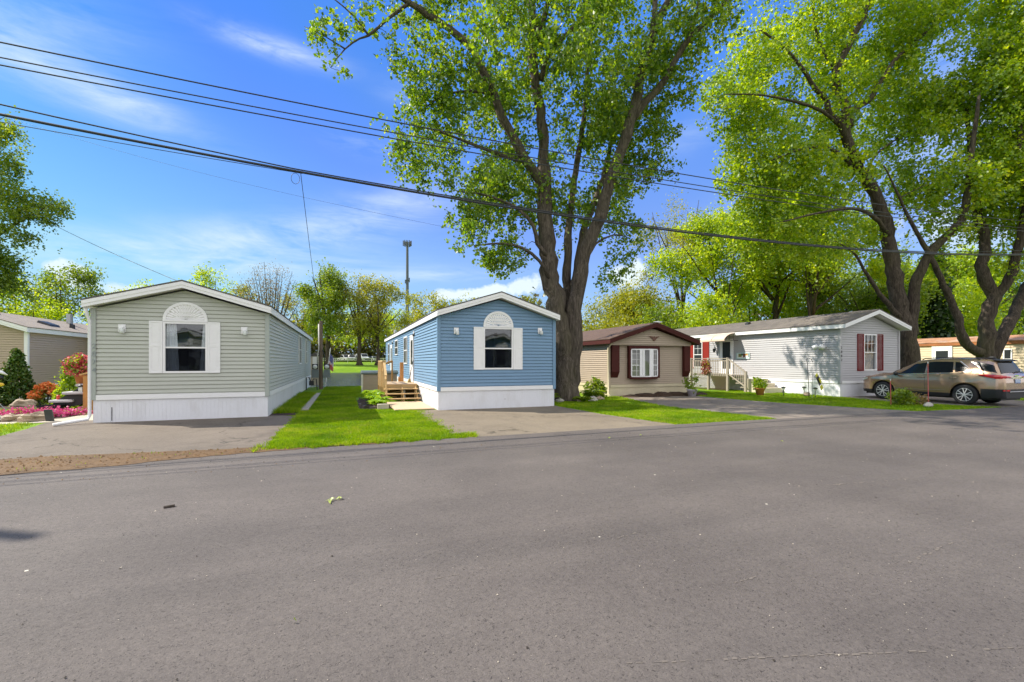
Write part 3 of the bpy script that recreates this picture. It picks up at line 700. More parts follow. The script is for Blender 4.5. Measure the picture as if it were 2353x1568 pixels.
for yy, w_ in ((26.2, 1.15), (30.4, .75)):
    window(sage, PR, yy - w_ / 2, yy + w_ / 2, 1.62, 3.0, vbars=(.5,) if w_ > 1 else (), glass=M_DARKG)
b = MB(); q = -6.46
b.tube([(q - .10, 15.52, 3.2), (q - .09, 15.60, 2.95), (q - .06, 15.66, 2.8), (q - .06, 15.66, .22), (q - .07, 15.6, .12), (q - .6, 15.15, .05)], .042, 8); b.build('downspout', M_WHITE, sage, smooth=True)
MB().box(-6.05, -6.035, 15.683, 15.69, .05, .42).build('skirting_gap', M_BLACK, sage)

# ---- blue home
S_BLUE = siding('blue vinyl siding', (.155, .268, .41))
yb_ = 15.66; PF = plane_front(yb_); PL = plane_left(3.06)
wa = on_y(1113, 846.5, yb_); wb = on_y(1176, 757, yb_); W = (wa.x, wb.x, wa.z, wb.z)
blue, zrb = home('blue mobile home with white shutters and timber stairs along its side', 3.06, 7.49, yb_, 36.5, .80, 3.26, 4.20, S_BLUE, zedge=3.47, open_f=[W], os_=.10,
                 fz=None)
w_ = window(blue, PF, *W); screen(w_, PF, W[0], W[1], W[2], (W[2] + W[3]) / 2 - .02); room(blue, PF, W[0] - .6, W[1] + .6, .85, 3.0, 4.0)
sw = on_y(1113, 800, yb_).x - on_y(1091, 800, yb_).x
shutter(blue, PF, W[0] - .05 - sw, W[0] - .05, W[2] - .05, W[3] + .05, M_WHITE); shutter(blue, PF, W[1] + .05, W[1] + .05 + sw, W[2] - .05, W[3] + .05, M_WHITE)
sunburst(blue, PF, (W[0] + W[1]) / 2, W[3] + .10, (W[1] - W[0]) / 2 + .045, M_WHITE)
for u in (1048, 1240): q = on_y(u, 762, yb_); wall_lamp(blue, PF, q.x, q.z + .02)
MB().box(5.5, 5.515, yb_ - .014, yb_ - .006, .32, .345).build('skirting_vent', M_BLACK, blue)
# door, windows of the sunny side
def door(home_, P, u0, u1, z0, z1, m=None, glass=True, gz=None, glassm=None):
    b = MB(); frame_on(b, P, u0 - .09, u1 + .09, z0 - .05, z1 + .09, .09, .0, .072)
    gz = gz or (z0 + .75, z1 - .15)
    pbox(b, P, u0, u1, z0 + .04, gz[0], .036, .056); pbox(b, P, u0, u1, gz[1], z1, .036, .056)
    pbox(b, P, u0, u0 + .12, gz[0], gz[1], .036, .056); pbox(b, P, u1 - .12, u1, gz[0], gz[1], .036, .056)
    d = b.build('door', m or M_WHITE, home_)
    g = MB(); pbox(g, P, u0 + .12, u1 - .12, gz[0], gz[1], .040, .050); g.build('pane', glassm or M_DARKG, d)
    h = MB(); pbox(h, P, u0 + .05, u0 + .085, z0 + .95, z0 + 1.10, .0565, .095); h.build('handle', M_ALU, d)
    return d
door(blue, PL, 21.45, 22.35, .80, 2.86)
for a, c, z0, z1, vb in ((23.7, 24.9, 1.62, 2.95, (.5,)), (28.0, 29.4, 2.15, 2.98, ()), (33.3, 34.2, 1.5, 2.95, ())):
    window(blue, PL, a, c, z0, z1, vbars=vb, glass=M_DARKG)
door(blue, PL, 31.3, 32.2, .85, 2.75)
for y in (21.25, 31.0):      # twin security lamp over each door
    b = MB(); pbox(b, PL, y - .07, y + .07, 2.98, 3.10, .022, .06); l = b.build('security_lamp', M_WHITE, blue)
    c = MB()
    for s in (-1, 1): c.lathe([(.02, .0), (.055, .05), (.06, .13), (.05, .135)], (2.95, y + s * .09, 2.93), 10, 'x')
    c.build('lamp_glass', M_BLACK, l)
roof_vent(blue, 3.9, 20.6, zrb, .36, .5, .16)
MB().tube([(3.35, 33, zrb(3.35) - .05), (3.35, 33, zrb(3.35) + .35)], .05, 8).build('vent_pipe', M_WHITE, blue)

# ---- tan and maroon home
S_TAN = siding('tan vinyl siding', (.40, .315, .235)); M_MAR = mat('dark maroon paint', (.065, .015, .012), .7, .12, spec=.2)
M_CREAM = mat('cream skirting', (.60, .52, .36), .6, .08, 2, 30, dirt=.3, dirtcol=(.35, .27, .16))
M_BROOF = mat('faded brown shingle', (.105, .062, .042), .9, .3, 2, 30, bmp=.5, bdist=.02)
yf = 19.0; PF = plane_front(yf)
tan, zrt = home('tan mobile home with maroon trim and a white bow window', 12.0, 16.75, yf, 33, .58, 2.62, 3.63, S_TAN, course=.10, roof=M_BROOF, fascia=M_MAR, trim=M_CREAM, sk=M_CREAM, zedge=2.78, of=.55, os_=.28, fh=.20,
                corner=S_TAN)
# gable panel standing proud above the recessed lower wall
b = MB(); PG = plane_front(yf - .22); lap_wall(b, PG, 12.0, 16.75, 2.52, 3.30, .10, (), (2.66, 3.33)); b.prism([(12.0, yf - .22), (16.75, yf - .22), (16.75, yf - .04), (12.0, yf - .04)], 'z', 2.49, 2.518); b.build('gable', S_TAN, tan)
# eagle ornament
pu = on_y(1503, 779, yf - .25); ex, ez = pu.x, pu.z
e = [(0, -.10), (.10, 0), (.20, .09), (.33, .12), (.24, .15), (.10, .12), (.04, .06), (.02, .14), (-.02, .14), (-.04, .06), (-.10, .12), (-.24, .15), (-.33, .12), (-.20, .09), (-.10, 0)]
b = MB(); b.prism([(ex + x, ez + z - .02) for x, z in e][::-1], 'y', yf - .285, yf - .25); b.build('eagle_ornament', mat('rust brown metal', (.13, .05, .03), .5), tan)
# bow window in a dark surround
ba = on_y(1448.5, 866.7, yf - .1); bb = on_y(1507.5, 802.5, yf - .1); bx0, bx1, bz0, bz1 = ba.x, bb.x, ba.z, bb.z
b = MB(); P0 = plane_front(yf); frame_on(b, P0, bx0 - .13, bx1 + .15, bz0 - .06, bz1 + .14, .12, .02, .20)
n = 14; arc = [(bx0 + (bx1 - bx0) * i / n, yf - .20 - .26 * math.sin(math.pi * i / n)) for i in range(n + 1)]
b.prism(arc + [(bx1, yf - .02), (bx0, yf - .02)], 'z', bz0 - .10, bz0 + .005); b.prism([(x, y * .98 + yf * .02) for x, y in arc] + [(bx1, yf - .02), (bx0, yf - .02)], 'z', bz1 - .005, bz1 + .04)
wn = b.build('bow_window', M_MAR, tan)
fr = MB(); gl = MB()
sec = [0, 5, 9, 14]
for i in range(n):
    (xa, ya), (xb, yb2) = arc[i], arc[i + 1]
    for z0, z1 in ((bz0 + .005, bz0 + .06), (bz1 - .06, bz1 - .005)): fr.bar((xa, ya + .02, (z0 + z1) / 2), (xb, yb2 + .02, (z0 + z1) / 2), .04, z1 - z0)
    gl.add([(xa, ya + .035, bz0 + .06), (xb, yb2 + .035, bz0 + .06), (xb, yb2 + .035, bz1 - .06), (xa, ya + .035, bz1 - .06)], [(0, 1, 2, 3)])
for i in (0, 4, 5, 9, 10, 14):
    wd = .20 if i in (4, 9) else .10 if i in (5, 10) else .07
    x, y = arc[i]; fr.box(x - wd / 2, x + wd / 2, y - .004, y + .03, bz0 + .06, bz1 - .06)
for i0, i1 in ((0, 4), (10, 14)):
    xm = (arc[i0][0] + arc[i1][0]) / 2; ym = min(arc[i0][1], arc[i1][1]) + abs(arc[i0][1] - arc[i1][1]) * .4
    fr.bar((xm, ym + .01, bz0 + .06), (xm, ym + .01, bz1 - .06), .02, .02)
    for q in (.22, .42, .62, .82): zz = bz0 + (bz1 - bz0) * q; fr.bar((*arc[i0], zz), (*arc[i1], zz), .018, .045 if q == .42 else .018)
fr.build('sash', M_WHITE, wn); gl.build('pane', M_GLASS, wn)
MB().box(bx0, bx1, yf - .03, yf - .0225, bz0, bz1).build('inner_wall', M_DARKIN, tan)
b = MB()
for x0_, w_ in ((13.85, .20), (14.25, .18)): b.add([(x0_, yf - .1, bz0 + .05), (x0_ + w_, yf - .1, bz0 + .05), (x0_ + w_ * .6, yf - .12, bz1 - .1), (x0_, yf - .12, bz1 - .1)], [(0, 1, 2, 3)])
b.build('curtain', M_CURT, tan)
for u0, u1 in ((1407, 1421.5), (1573, 1586)):     # maroon fins that flare back at the foot
    a = on_y(u0, 780, yf - .2).x; c = a + .40
    if u0 > 1500: a, c = 16.35, 16.72
    b = MB(); b.prism([(yf - .21, 2.488), (yf - .21, 1.20), (yf - .036, .92), (yf - .036, 2.488)], 'x', a, c); b.build('fin', M_MAR, tan)
MB().tube([(11.93, yf - .30, 2.55), (11.93, yf - .07, 2.35), (11.93, yf - .07, .15), (11.88, yf - .3, .05)], .045, 8).build('downspout', M_CREAM, tan, smooth=True)
PLt = plane_left(12.0); window(tan, PLt, 23.3, 24.2, 1.2, 2.3, glass=M_DARKG)
shutter(tan, PLt, 22.35, 22.75, .95, 1.75, mat('rust red paint', (.33, .06, .03), .6))
for y in (27.5, 28.2): MB().tube([(16.3, y, zrt(16.3) - .05), (16.3, y, zrt(16.3) + .42), (16.22, y, zrt(16.3) + .46)], .035, 6).build('vent_pipe', M_BLACK, tan)
MB().blob((14.45, 18.5, 3.63), (.22, .10, .05), 4).build('ridge_patch', M_WHITE, tan)

# ---- white home with red shutters
S_WHT = siding('white grey vinyl siding', (.42, .41, .425)); M_RED = mat('dark red shutter', (.17, .008, .010), .75, .08, spec=.15)
yf = 15.0; PF = plane_front(yf); PL = plane_left(22.28)
wa = on_y(1984.5, 850, yf); wb = on_y(2012, 771, yf); W = (wa.x, wb.x, wa.z, wb.z)
white, zrw = home('white grey mobile home with red shutters and a long shingled roof', 22.28, 26.62, yf, 36.5, .78, 3.30, 4.26, S_WHT, zedge=3.50, os_=.28, of=.42, open_f=[W], roof=mat('brown grey shingle', (.135, .115, .098), .92, .35, 2, 30, bmp=.6, bdist=.02))
window(white, PF, *W, grid=(3, 2, .52, 1)); room(white, PF, W[0] - .5, W[1] + .5, .85, 3.0, 3)
drape(white, PF, W[0] - .02, W[1] + .02, W[2] - .1, W[2] + (W[3] - W[2]) * .46, -.12, m=mat('grey lace', (.35, .36, .40), .9, .3, 12, 60), folds=6)
sw = (on_y(1983, 800, yf) - on_y(1968.5, 800, yf)).x
for a, c in ((W[0] - .05 - sw, W[0] - .05), (W[1] + .05, W[1] + .05 + sw)):
    b = MB(); frame_on(b, PF, a, c, W[2] - .05, W[3] + .05, .04, .024, .050)
    for i in range(34): z = W[2] + (W[3] - W[2]) * i / 34; pbox(b, PF, a + .04, c - .04, z, z + .028, .024, .038 if i % 2 else .044)
    b.build('shutter', M_RED, white)
digits(white, '2882', (22.31, 14.947, 2.30), .17, M_BLACK)
# sunny long side: door, window, lamps
dq = on_x(1671, 800, 22.28).y; dy0, dy1 = on_x(1683, 800, 22.28).y, on_x(1658, 800, 22.28).y
door(white, PL, dy0, dy1, .95, 3.0, gz=(1.25, 2.92))
wy0, wy1 = on_x(1614, 800, 22.28).y, on_x(1596, 800, 22.28).y
window(white, PL, wy0, wy1, 1.35, 2.98, grid=(2, 2, .5, 1), glass=M_DARKG)
for a, c in ((wy0 - .62, wy0 - .05), (wy1 + .05, wy1 + .62)):
    b = MB(); frame_on(b, PL, a, c, 1.25, 3.05, .05, .024, .050); pbox(b, PL, a + .05, c - .05, 1.3, 3.0, .022, .038); b.build('shutter', mat('brick red shutter', (.24, .02, .012), .7, .1, spec=.2), white)
q = on_x(1646, 790, 22.28)
b = MB(); b.tube([(22.24, q.y, 2.55), (22.12, q.y, 2.62), (22.10, q.y, 2.5)], .02, 6); b.lathe([(.03, .12), (.09, .08), (.07, -.10), (.02, -.14)], (22.10, q.y, 2.42), 8); b.build('wall_lamp', M_BLACK, white)
q = on_x(1888, 783, 22.28)
b = MB(); pbox(b, PL, q.y - .06, q.y + .06, 2.30, 2.42, .022, .07); l = b.build('security_lamp', M_WHITE, white)
b = MB()
for s in (-1, 1): b.tube([(22.2, q.y, 2.38), (22.08, q.y + s * .12, 2.46), (21.98, q.y + s * .24, 2.36)], [.035, .10, .13], 10)
b.build('lamp_shade', M_WHITE, l, smooth=True)
roof_vent(white, 23.7, 21.6, zrw, .25, .25, .12)
# rounded awning over the door
ay0, ay1 = dy0 - .45, dy1 + .75; b = MB(); n = 9
arc = [(22.25 - 1.05 * math.sin(math.pi / 2 * i / n), 2.98 + .46 * math.cos(math.pi / 2 * i / n)) for i in range(n + 1)]
def strip(arc, y0, y1, th):
    for (xa, za), (xb, zb) in zip(arc, arc[1:]): b.add([(xa, y0, za), (xb, y0, zb), (xb, y1, zb), (xa, y1, za), (xa, y0, za - th), (xb, y0, zb - th), (xb, y1, zb - th), (xa, y1, za - th)], [(0, 1, 2, 3), (4, 7, 6, 5), (0, 4, 5, 1), (2, 6, 7, 3)])
strip(arc, ay0, (ay0 + ay1) / 2 - .02, .02); strip(arc, (ay0 + ay1) / 2 + .02, ay1, .02)
b.box(21.18, 21.22, ay0, ay1, 2.93, 3.0)
aw = b.build('awning', mat('beige awning sheet', (.62, .47, .36), .5, .06), white)
for y in (ay0 + .02, (ay0 + ay1) / 2, ay1 - .02):
    b = MB(); b.tube([(x, y, z - .03) for x, z in arc], .022, 6); b.tube([(22.25, y, 2.98), (21.22, y, 2.98)], .02, 6)
    for i in range(2, n, 2): b.tube([(arc[i][0], y, arc[i][1] - .03), (arc[i][0], y, 2.98)], .012, 5)
    b.build('bracket', M_BLACK, aw)
b = MB(); sy0, sy1 = on_x(1724, 815, 22.28).y, on_x(1694, 815, 22.28).y   # the framed picture by the door
frame_on(b, PL, sy0, sy1, 1.86, 2.22, .04, .03, .065); fr = b.build('picture_frame', mat('pale teal frame', (.45, .62, .60), .5), white)
b = MB(); pbox(b, PL, sy0 + .04, sy1 - .04, 1.90, 2.18, .032, .042); b.build('picture', mat('cream board', (.78, .74, .66), .6), fr)
ww = sy1 - sy0
for cn, a, c, z0, z1 in (((.20, .20, .05), .62, .86, 1.97, 2.16), ((.05, .16, .08), .50, .66, 2.05, 2.175), ((.20, .03, .02), .36, .50, 1.95, 2.17), ((.45, .22, .05), .16, .37, 2.06, 2.17), ((.15, .18, .17), .07, .13, 1.96, 2.15)):
    b = MB(); pbox(b, PL, sy0 + ww * a, sy0 + ww * c, z0, z1, .0421, .046); b.build('painted_patch', mat('paint', cn, .6, .3, 30), fr)

# ---- pale tan home behind the garden
S_T2 = siding('pale tan siding', (.44, .34, .25)); S_T2b = siding('taupe siding', (.44, .34, .27))
t2, zr2 = home('taupe sided home with brown shingles behind the pointed arborvitae', -16.9, -12.6, 25.2, 44, .70, 2.98, 3.95, S_T2, course=.10, side_sid=S_T2b, zedge=3.16, corner=M_WHITE, os_=.16,
               roof=mat('taupe shingle', (.24, .20, .165), .92, .3, 2, 30, bmp=.6, bdist=.02))
roof_vent(t2, -13.3, 28.2, zr2, .5, .9, .10); roof_vent(t2, -13.2, 30, zr2, .18, .18, .22); roof_vent(t2, -14.4, 26.4, zr2, .4, .5, .12)
MB().tube([(-14.2, 32, zr2(-14.2) - .05), (-14.2, 32, zr2(-14.2) + .55)], .14, 10).build('vent_pipe', M_ALU, t2)
# ---- timber porch roof peeping past the sage home
tp = thing('porch_roof', 'timber edged porch roof between the taupe home and the sage home', 'porch roof', (-9.2, 31, 0))
MB().box(-12.4, -6.7, 30, 36, 3.12, 3.2).build('roof_deck', mat('dark roll roofing', (.05, .05, .05), .9), tp)
M_TIMB = mat('yellow timber', (.42, .22, .06), .7, .25, 3, 40, stretch=(1, 8, 8))
MB().box(-12.4, -6.7, 29.93, 29.995, 2.95, 3.2).build('fascia', M_TIMB, tp)
b = MB()
for x in (-12.0, -7.2): b.box(x - .06, x + .06, 30.1, 30.22, 0, 3.11)
b.build('post', M_TIMB, tp)
# ---- rusty roofed home behind the car
S_T3 = siding('yellowed metal siding', (.62, .50, .34))
t3, zr3 = home('long cream home with a rust stained metal roof beyond the forked trunks', 36.6, 41.2, 6.5, 30, .6, 2.75, 3.35, S_T3, course=.16, zedge=2.95, os_=.1, of=.1,
               fascia=mat('rusty metal edge', (.34, .12, .04), .8, .4, 2, 20), roof=mat('rust streaked metal', (.40, .20, .10), .75, .5, 1.2, 8, dirt=.6, dirtcol=(.62, .58, .52)))
PL = plane_left(36.6)
d0 = on_x(2185, 800, 36.6).y; d1 = on_x(2146, 800, 36.6).y
door(t3, PL, d0, d1, .7, 2.62, gz=(1.7, 2.4)); window(t3, PL, on_x(2324, 800, 36.6).y, on_x(2308, 800, 36.6).y, 1.3, 2.4, glass=M_DARKG)
b = MB()
for yy in (12.5, 21, 26): b.lathe([(.16, 0), (.16, .12), (.24, .14), (.04, .26)], (38.2, yy, zr3(38.2) - .02), 10)
b.build('roof_vent', M_ALU, t3)

for src, x, y, lb in ((sage, -10.6, -16.6, 'sage coloured home across the road that the front windows mirror'), (blue, 13.2, -17.6, 'blue home across the road that the front windows mirror')):
    c_ = copy_tree(src, label=lb); c_.location = (x, y, 0); c_.rotation_euler = (0, 0, math.pi)
# mounded mulch before the tan home
b = MB()
for i, (x, y, rx, h) in enumerate(((12.9, 18.5, .5, .10), (13.7, 18.45, .6, .16), (14.6, 18.4, .7, .20), (15.4, 18.4, .6, .18), (16.2, 18.35, .6, .15), (16.9, 18.5, .5, .12))): b.blob((x, y, 0), (rx, .38, h), 60 + i, .25, 14, 8)
stuff(b.build('mulch_mound', M_MULCH, None, smooth=True), 'loose mounded dark mulch along the tan home skirting', 'mulch')
# ---------------------------------------------------------------- trees
def bark_mat(name, col, k=1.0):
    m, nt, out = new_mat(name)
    p = mapping(nt, (7, 7, 1.1)); q = mapping(nt, (1, 1, .5))
    n1 = noise(nt, p, 1.4, 6, .7, 1.2); n2 = noise(nt, q, .9, 4)
    c = ramp(nt, n1, [(.33, c4(col, .30)), (.5, c4(col, .8)), (.68, c4(col, 1.5))])
    c = mixc(nt, ramp(nt, n2, [(.5, (0, 0, 0)), (.7, (.35, .35, .35))]), c, (.13, .12, .055, 1))
    bsdf(nt, out, c, .92, spec=.2, normal=bump(nt, n1, .9, .06 * k)); return m
M_BARK = bark_mat('furrowed maple bark', (.112, .090, .074))
M_BARKD = bark_mat('dark grey bark', (.085, .066, .052))
M_BARKP = bark_mat('pale bare twigs', (.20, .155, .12))
LV = {
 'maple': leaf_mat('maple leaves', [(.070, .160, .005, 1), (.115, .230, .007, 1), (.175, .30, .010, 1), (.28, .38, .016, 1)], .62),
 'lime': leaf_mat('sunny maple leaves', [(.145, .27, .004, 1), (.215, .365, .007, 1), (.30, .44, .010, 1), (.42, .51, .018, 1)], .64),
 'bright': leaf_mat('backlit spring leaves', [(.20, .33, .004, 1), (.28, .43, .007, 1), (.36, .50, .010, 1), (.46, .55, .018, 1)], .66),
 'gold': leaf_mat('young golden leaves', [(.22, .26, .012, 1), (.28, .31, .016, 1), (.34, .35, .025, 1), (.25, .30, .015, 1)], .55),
 'green': leaf_mat('mid green leaves', [(.10, .19, .008, 1), (.15, .25, .010, 1), (.20, .30, .012, 1), (.25, .32, .016, 1)], .55),
 'olive': leaf_mat('olive leaves', [(.22, .26, .014, 1), (.28, .31, .018, 1), (.33, .33, .026, 1), (.25, .31, .018, 1)], .55),
 'bud': leaf_mat('brown buds', [(.24, .16, .07, 1), (.28, .20, .09, 1), (.18, .18, .05, 1)], .3),
 'dark': leaf_mat('dark evergreen needles', [(.016, .045, .008, 1), (.028, .065, .010, 1), (.045, .085, .012, 1)], .2, (1.2, 1.1, .6, 1)),
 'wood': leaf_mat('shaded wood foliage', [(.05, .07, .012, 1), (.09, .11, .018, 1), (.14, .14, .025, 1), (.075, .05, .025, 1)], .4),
}
RV = Vector((CN, -SN, 0)); FV = Vector((SN, CN, 0))
def catmull(pts, step):
    P = [pts[0] * 2 - pts[1]] + list(pts) + [pts[-1] * 2 - pts[-2]]; o = []
    for i in range(1, len(P) - 2):
        n = max(2, int((P[i + 1] - P[i]).length / step))
        for k in range(n):
            t = k / n; a, b, c, d = P[i - 1], P[i], P[i + 1], P[i + 2]
            o.append(.5 * ((2 * b) + (c - a) * t + (2 * a - 5 * b + 4 * c - d) * t * t + (3 * b - a - 3 * c + d) * t ** 3))
    o.append(Vector(pts[-1])); return o
def gapnoise(p, k, s):
    x, y, z = p[:, 0] * k + s, p[:, 1] * k + 1.7 * s, p[:, 2] * k + .6 * s
    return (np.sin(x + 1.3 * np.sin(y * .8)) + np.sin(y * 1.3 + 1.1 * np.sin(z)) + np.sin(z * 1.2 + 1.4 * np.sin(x * .9)) + .6 * np.sin(2.3 * x + 1.1 * y) * np.sin(2.1 * z)) / 3
def leaves_mesh(name, centers, axes, per, spread, size, m, parent, seed, droop=.25, flat=.95):
    r = np.random.default_rng(seed); n = len(centers)
    cnt = r.poisson(per, n); idx = np.repeat(np.arange(n), cnt); k = len(idx)
    t = r.random(k)[:, None] * .9
    sp = spread * (.65 + .7 * r.random(n))[idx][:, None]
    # every cluster is a few short sprays; the leaves of one spray hang together
    ns = 5; off = r.normal(0, 1, (n, ns, 3)) * np.array([1, 1, flat]); sd = r.normal(0, .9, (n, ns, 3)); sub = r.integers(0, ns, k)
    pos = centers[idx] - axes[idx] * t + off[idx, sub] * sp + r.normal(0, 1, (k, 3)) * sp * .42
    d = r.normal(0, .75, (k, 3)) + sd[idx, sub]; d[:, 2] -= droop * 2; d /= np.linalg.norm(d, axis=1)[:, None]
    nn = r.normal(0, 1, (k, 3)); nn[:, 2] += .8; s = np.cross(d, nn); s /= np.linalg.norm(s, axis=1)[:, None] + 1e-9; u = np.cross(s, d)
    z = (size * (.55 + .8 * r.random(k)))[:, None]
    V = np.stack([pos, pos + d * z * .5 + s * z * .46 + u * z * .14, pos + d * z, pos + d * z * .5 - s * z * .46 + u * z * .14], 1).reshape(-1, 3)
    b = np.arange(k)[:, None] * 4
    F = np.concatenate([b + np.array([0, 1, 2]), b + np.array([0, 2, 3])], 0)
    return np_mesh(name, V, F, m, parent)
def tree(name, label, base, stems, env, ncl, per, leaf, lm, bm, seed, spread=.34, cat='tree', group=None, gap=-.25, gapk=.75, twig=.011, droop=.25, step=.35, flare=1.5, hollow=.42, minz=1.6, maxlen=99, sag=.06):
    r = np.random.default_rng(seed); rnd = random.Random(seed)
    t = thing(name, label, cat, base, group)
    b = MB(); nodes = []; nrad = []
    for si, (pts, r0, r1) in enumerate(stems):
        sm = catmull([Vector(p) for p in pts], step); k = len(sm)
        rr = []
        for i, p in enumerate(sm):
            f = i / (k - 1); q = r0 + (r1 - r0) * f ** .85
            if si == 0 and flare: q *= 1 + (flare - 1) * max(0, 1 - (p.z - base[2]) / 1.1) ** 2
            rr.append(q * (1 + .06 * math.sin(i * 1.7 + si)))
            if 0 < i < k - 1: sm[i] = p + Vector((rnd.gauss(0, 1), rnd.gauss(0, 1), rnd.gauss(0, .5))) * min(.05, q * .13)
        b.tube(sm, rr, 14 if r0 > .3 else 8 if r0 > .12 else 6)
        for i, p in enumerate(sm):
            if p.z > base[2] + minz: nodes.append(tuple(p)); nrad.append(rr[i])
    # cluster centres fill the crown, with gaps; each is joined by a twig to the nearest wood
    C = []
    wsum = sum(e[3] if len(e) > 3 else e[1].x * e[1].y * e[1].z for e in env)
    for e in env:
        c, rad = e[0], e[1]; w = e[3] if len(e) > 3 else rad.x * rad.y * rad.z
        n = max(3, int(ncl * w / wsum)); got = 0; tries = 0
        while got < n and tries < 40:
            tries += 1
            d = r.normal(0, 1, (n * 2, 3)); d /= np.linalg.norm(d, axis=1)[:, None]
            q = d * (hollow + (1 - hollow) * r.random((n * 2, 1)) ** .6)
            ax = e[2]
            p = np.array(c) + q[:, :1] * np.array(ax[0]) * rad.x + q[:, 1:2] * np.array(ax[1]) * rad.y + q[:, 2:] * np.array([0, 0, rad.z])
            ok = (gapnoise(p, gapk, seed) > gap) & (p[:, 2] > base[2] + minz)
            p = p[ok][:n - got]; C.append(p); got += len(p)
    C = np.concatenate(C); NP = np.array(nodes); NR = np.array(nrad)
    d0 = np.array([np.min(np.sum((NP - p) ** 2, 1)) for p in C]); C = C[np.argsort(d0)]
    cap = len(NP) + len(C) * 4; ALL = np.zeros((cap, 3)); RAD = np.zeros(cap); ALL[:len(NP)] = NP; RAD[:len(NP)] = NR; na = len(NP)
    axes = np.zeros_like(C); keep = np.ones(len(C), bool)
    for ci, p in enumerate(C):
        v = ALL[:na] - p; dd = np.sum(v * v, 1) + 1.2 * np.maximum(0, v[:, 2]) ** 2
        i = int(np.argmin(dd)); a = ALL[i]; L = math.sqrt(np.sum((a - p) ** 2))
        if L > maxlen: keep[ci] = False; continue
        ra = min(RAD[i] * .7, twig * (1 + 1.1 * L)); mid = []
        side = r.normal(0, 1, 3) * .10 * L
        for f in (.3, .65):
            q = a + (p - a) * f + side * math.sin(math.pi * f); q[2] += sag * L * math.sin(math.pi * f) * 1.4; mid.append(q)
        pts = [a] + mid + [p]; rr = [ra, ra * .75, ra * .5, max(twig * .45, ra * .25)]
        b.tube([Vector(x) for x in pts], rr, 5 if ra > .03 else 4 if ra > .012 else 3, cap=False)
        for q, rq in zip(pts[1:], rr[1:]): ALL[na] = q; RAD[na] = rq; na += 1
        axes[ci] = (p - mid[-1]) * min(1, .8 / max(L * .35, .05))
    b.build('trunk', bm, t, smooth=True)
    if per > 0: leaves_mesh('crown', C[keep], axes[keep], per, spread, leaf, lm, t, seed + 1, droop)
    return t
IMG_AX = ((RV.x, RV.y, 0), (FV.x, FV.y, 0)); WLD_AX = ((1, 0, 0), (0, 1, 0))
def env_at(t0, items):
    o = []
    for it in items:
        u, v, dt, ru, rv, rt = it[:6]; t = t0 + dt; k = t / FPX
        o.append((spot(u, v, t), Vector((ru * k, rt, rv * k)), IMG_AX, (it[6] if len(it) > 6 else 1) * ru * rv))
    return o
def stem_at(t0, pts): return [spot(p[0], p[1], t0 + (p[2] if len(p) > 2 else 0)) for p in pts]

# ---- the big maple between the blue and the tan home
t0 = 19.8; base = on_ground(1300, 921); base.z = 0
def S(pts, r0, r1): return (stem_at(t0, pts), r0, r1)
stems = [
 S([(1303, 930), (1292, 800), (1276, 700), (1262, 620), (1253, 520), (1251, 440), (1249, 380)], .55, .29),
 S([(1252, 470), (1250, 400), (1246, 300), (1235, 217), (1223, 152), (1226, 87), (1221, 0, .3), (1216, -120, .5), (1225, -240, .8)], .27, .12),
 S([(1312, 930, .2), (1316, 800, .1), (1324, 690), (1343, 585), (1378, 498, -.2), (1404, 412, -.4), (1430, 338, -.6), (1447, 282, -.8), (1469, 195, -1), (1490, 108, -1.1), (1516, 43, -1.3), (1545, -20, -1.5), (1580, -140, -1.8)], .42, .11),
 S([(1303, 760, .5), (1302, 640, .8), (1305, 560, 1), (1312, 470, 1.3), (1325, 380, 1.6), (1340, 280, 2), (1350, 160, 2.2), (1360, 30, 2.4)], .24, .07),
 S([(1318, 690, .4), (1330, 600, .9), (1345, 520, 1.4), (1375, 440, 2), (1400, 350, 2.5), (1410, 240, 2.8)], .24, .06),
 S([(1250, 450), (1237, 410, -.2), (1209, 372, -.4), (1191, 335, -.6), (1165, 290, -.8), (1135, 217, -1.0), (1100, 139, -1.3), (1074, 100, -1.5), (1005, 48, -1.8), (944, 9, -2.1), (880, -40, -2.4), (800, -110, -2.8)], .25, .08),
 S([(940, 8, -2.1), (890, 45, -2.2), (847, 82, -2.3), (827, 89, -2.3), (793, 113, -2.4), (760, 156, -2.5)], .075, .015),
 S([(847, 82, -2.3), (815, 40, -2.4), (770, 0, -2.6), (735, -20, -2.7)], .045, .012),
 S([(793, 113, -2.4), (740, 80, -2.5), (700, 62, -2.5)], .03, .01),
 S([(1243, 185), (1250, 150, -.1), (1274, 108, -.3), (1317, 65, -.6), (1347, 35, -.8), (1404, 11, -1), (1450, -30, -1.2)], .13, .05),
 S([(1230, 100), (1242, 60), (1256, 22), (1275, -60), (1300, -160)], .16, .06),
 S([(1449, 280, -.8), (1480, 240, -.9), (1525, 186, -1.1), (1560, 126, -1.4), (1590, 82, -1.6), (1664, 9, -2), (1720, -60, -2.3)], .18, .06),
 S([(1560, 126, -1.4), (1572, 100, -1.2), (1600, 40, -1), (1610, -60, -1)], .10, .05),
 S([(1503, 72, -1.2), (1505, 0, -1), (1500, -100, -.8)], .14, .06),
 S([(1258, 590, -.2), (1235, 560, -.4), (1225, 520, -.6), (1190, 480, -.8), (1120, 450, -1.1), (1050, 440, -1.3)], .11, .03),
 S([(1262, 640, -.3), (1240, 600, -.7), (1200, 570, -1), (1150, 560, -1.3), (1090, 565, -1.5)], .09, .025),
 S([(1340, 600, .2), (1370, 560, .5), (1410, 540, .8), (1440, 545, 1)], .09, .025),
 S([(1209, 372, -.4), (1160, 360, -.7), (1080, 330, -1), (1000, 300, -1.2), (930, 285, -1.4)], .10, .02),
 S([(1135, 217, -1.0), (1080, 210, -1.2), (1020, 220, -1.4), (960, 260, -1.6)], .08, .02),
]
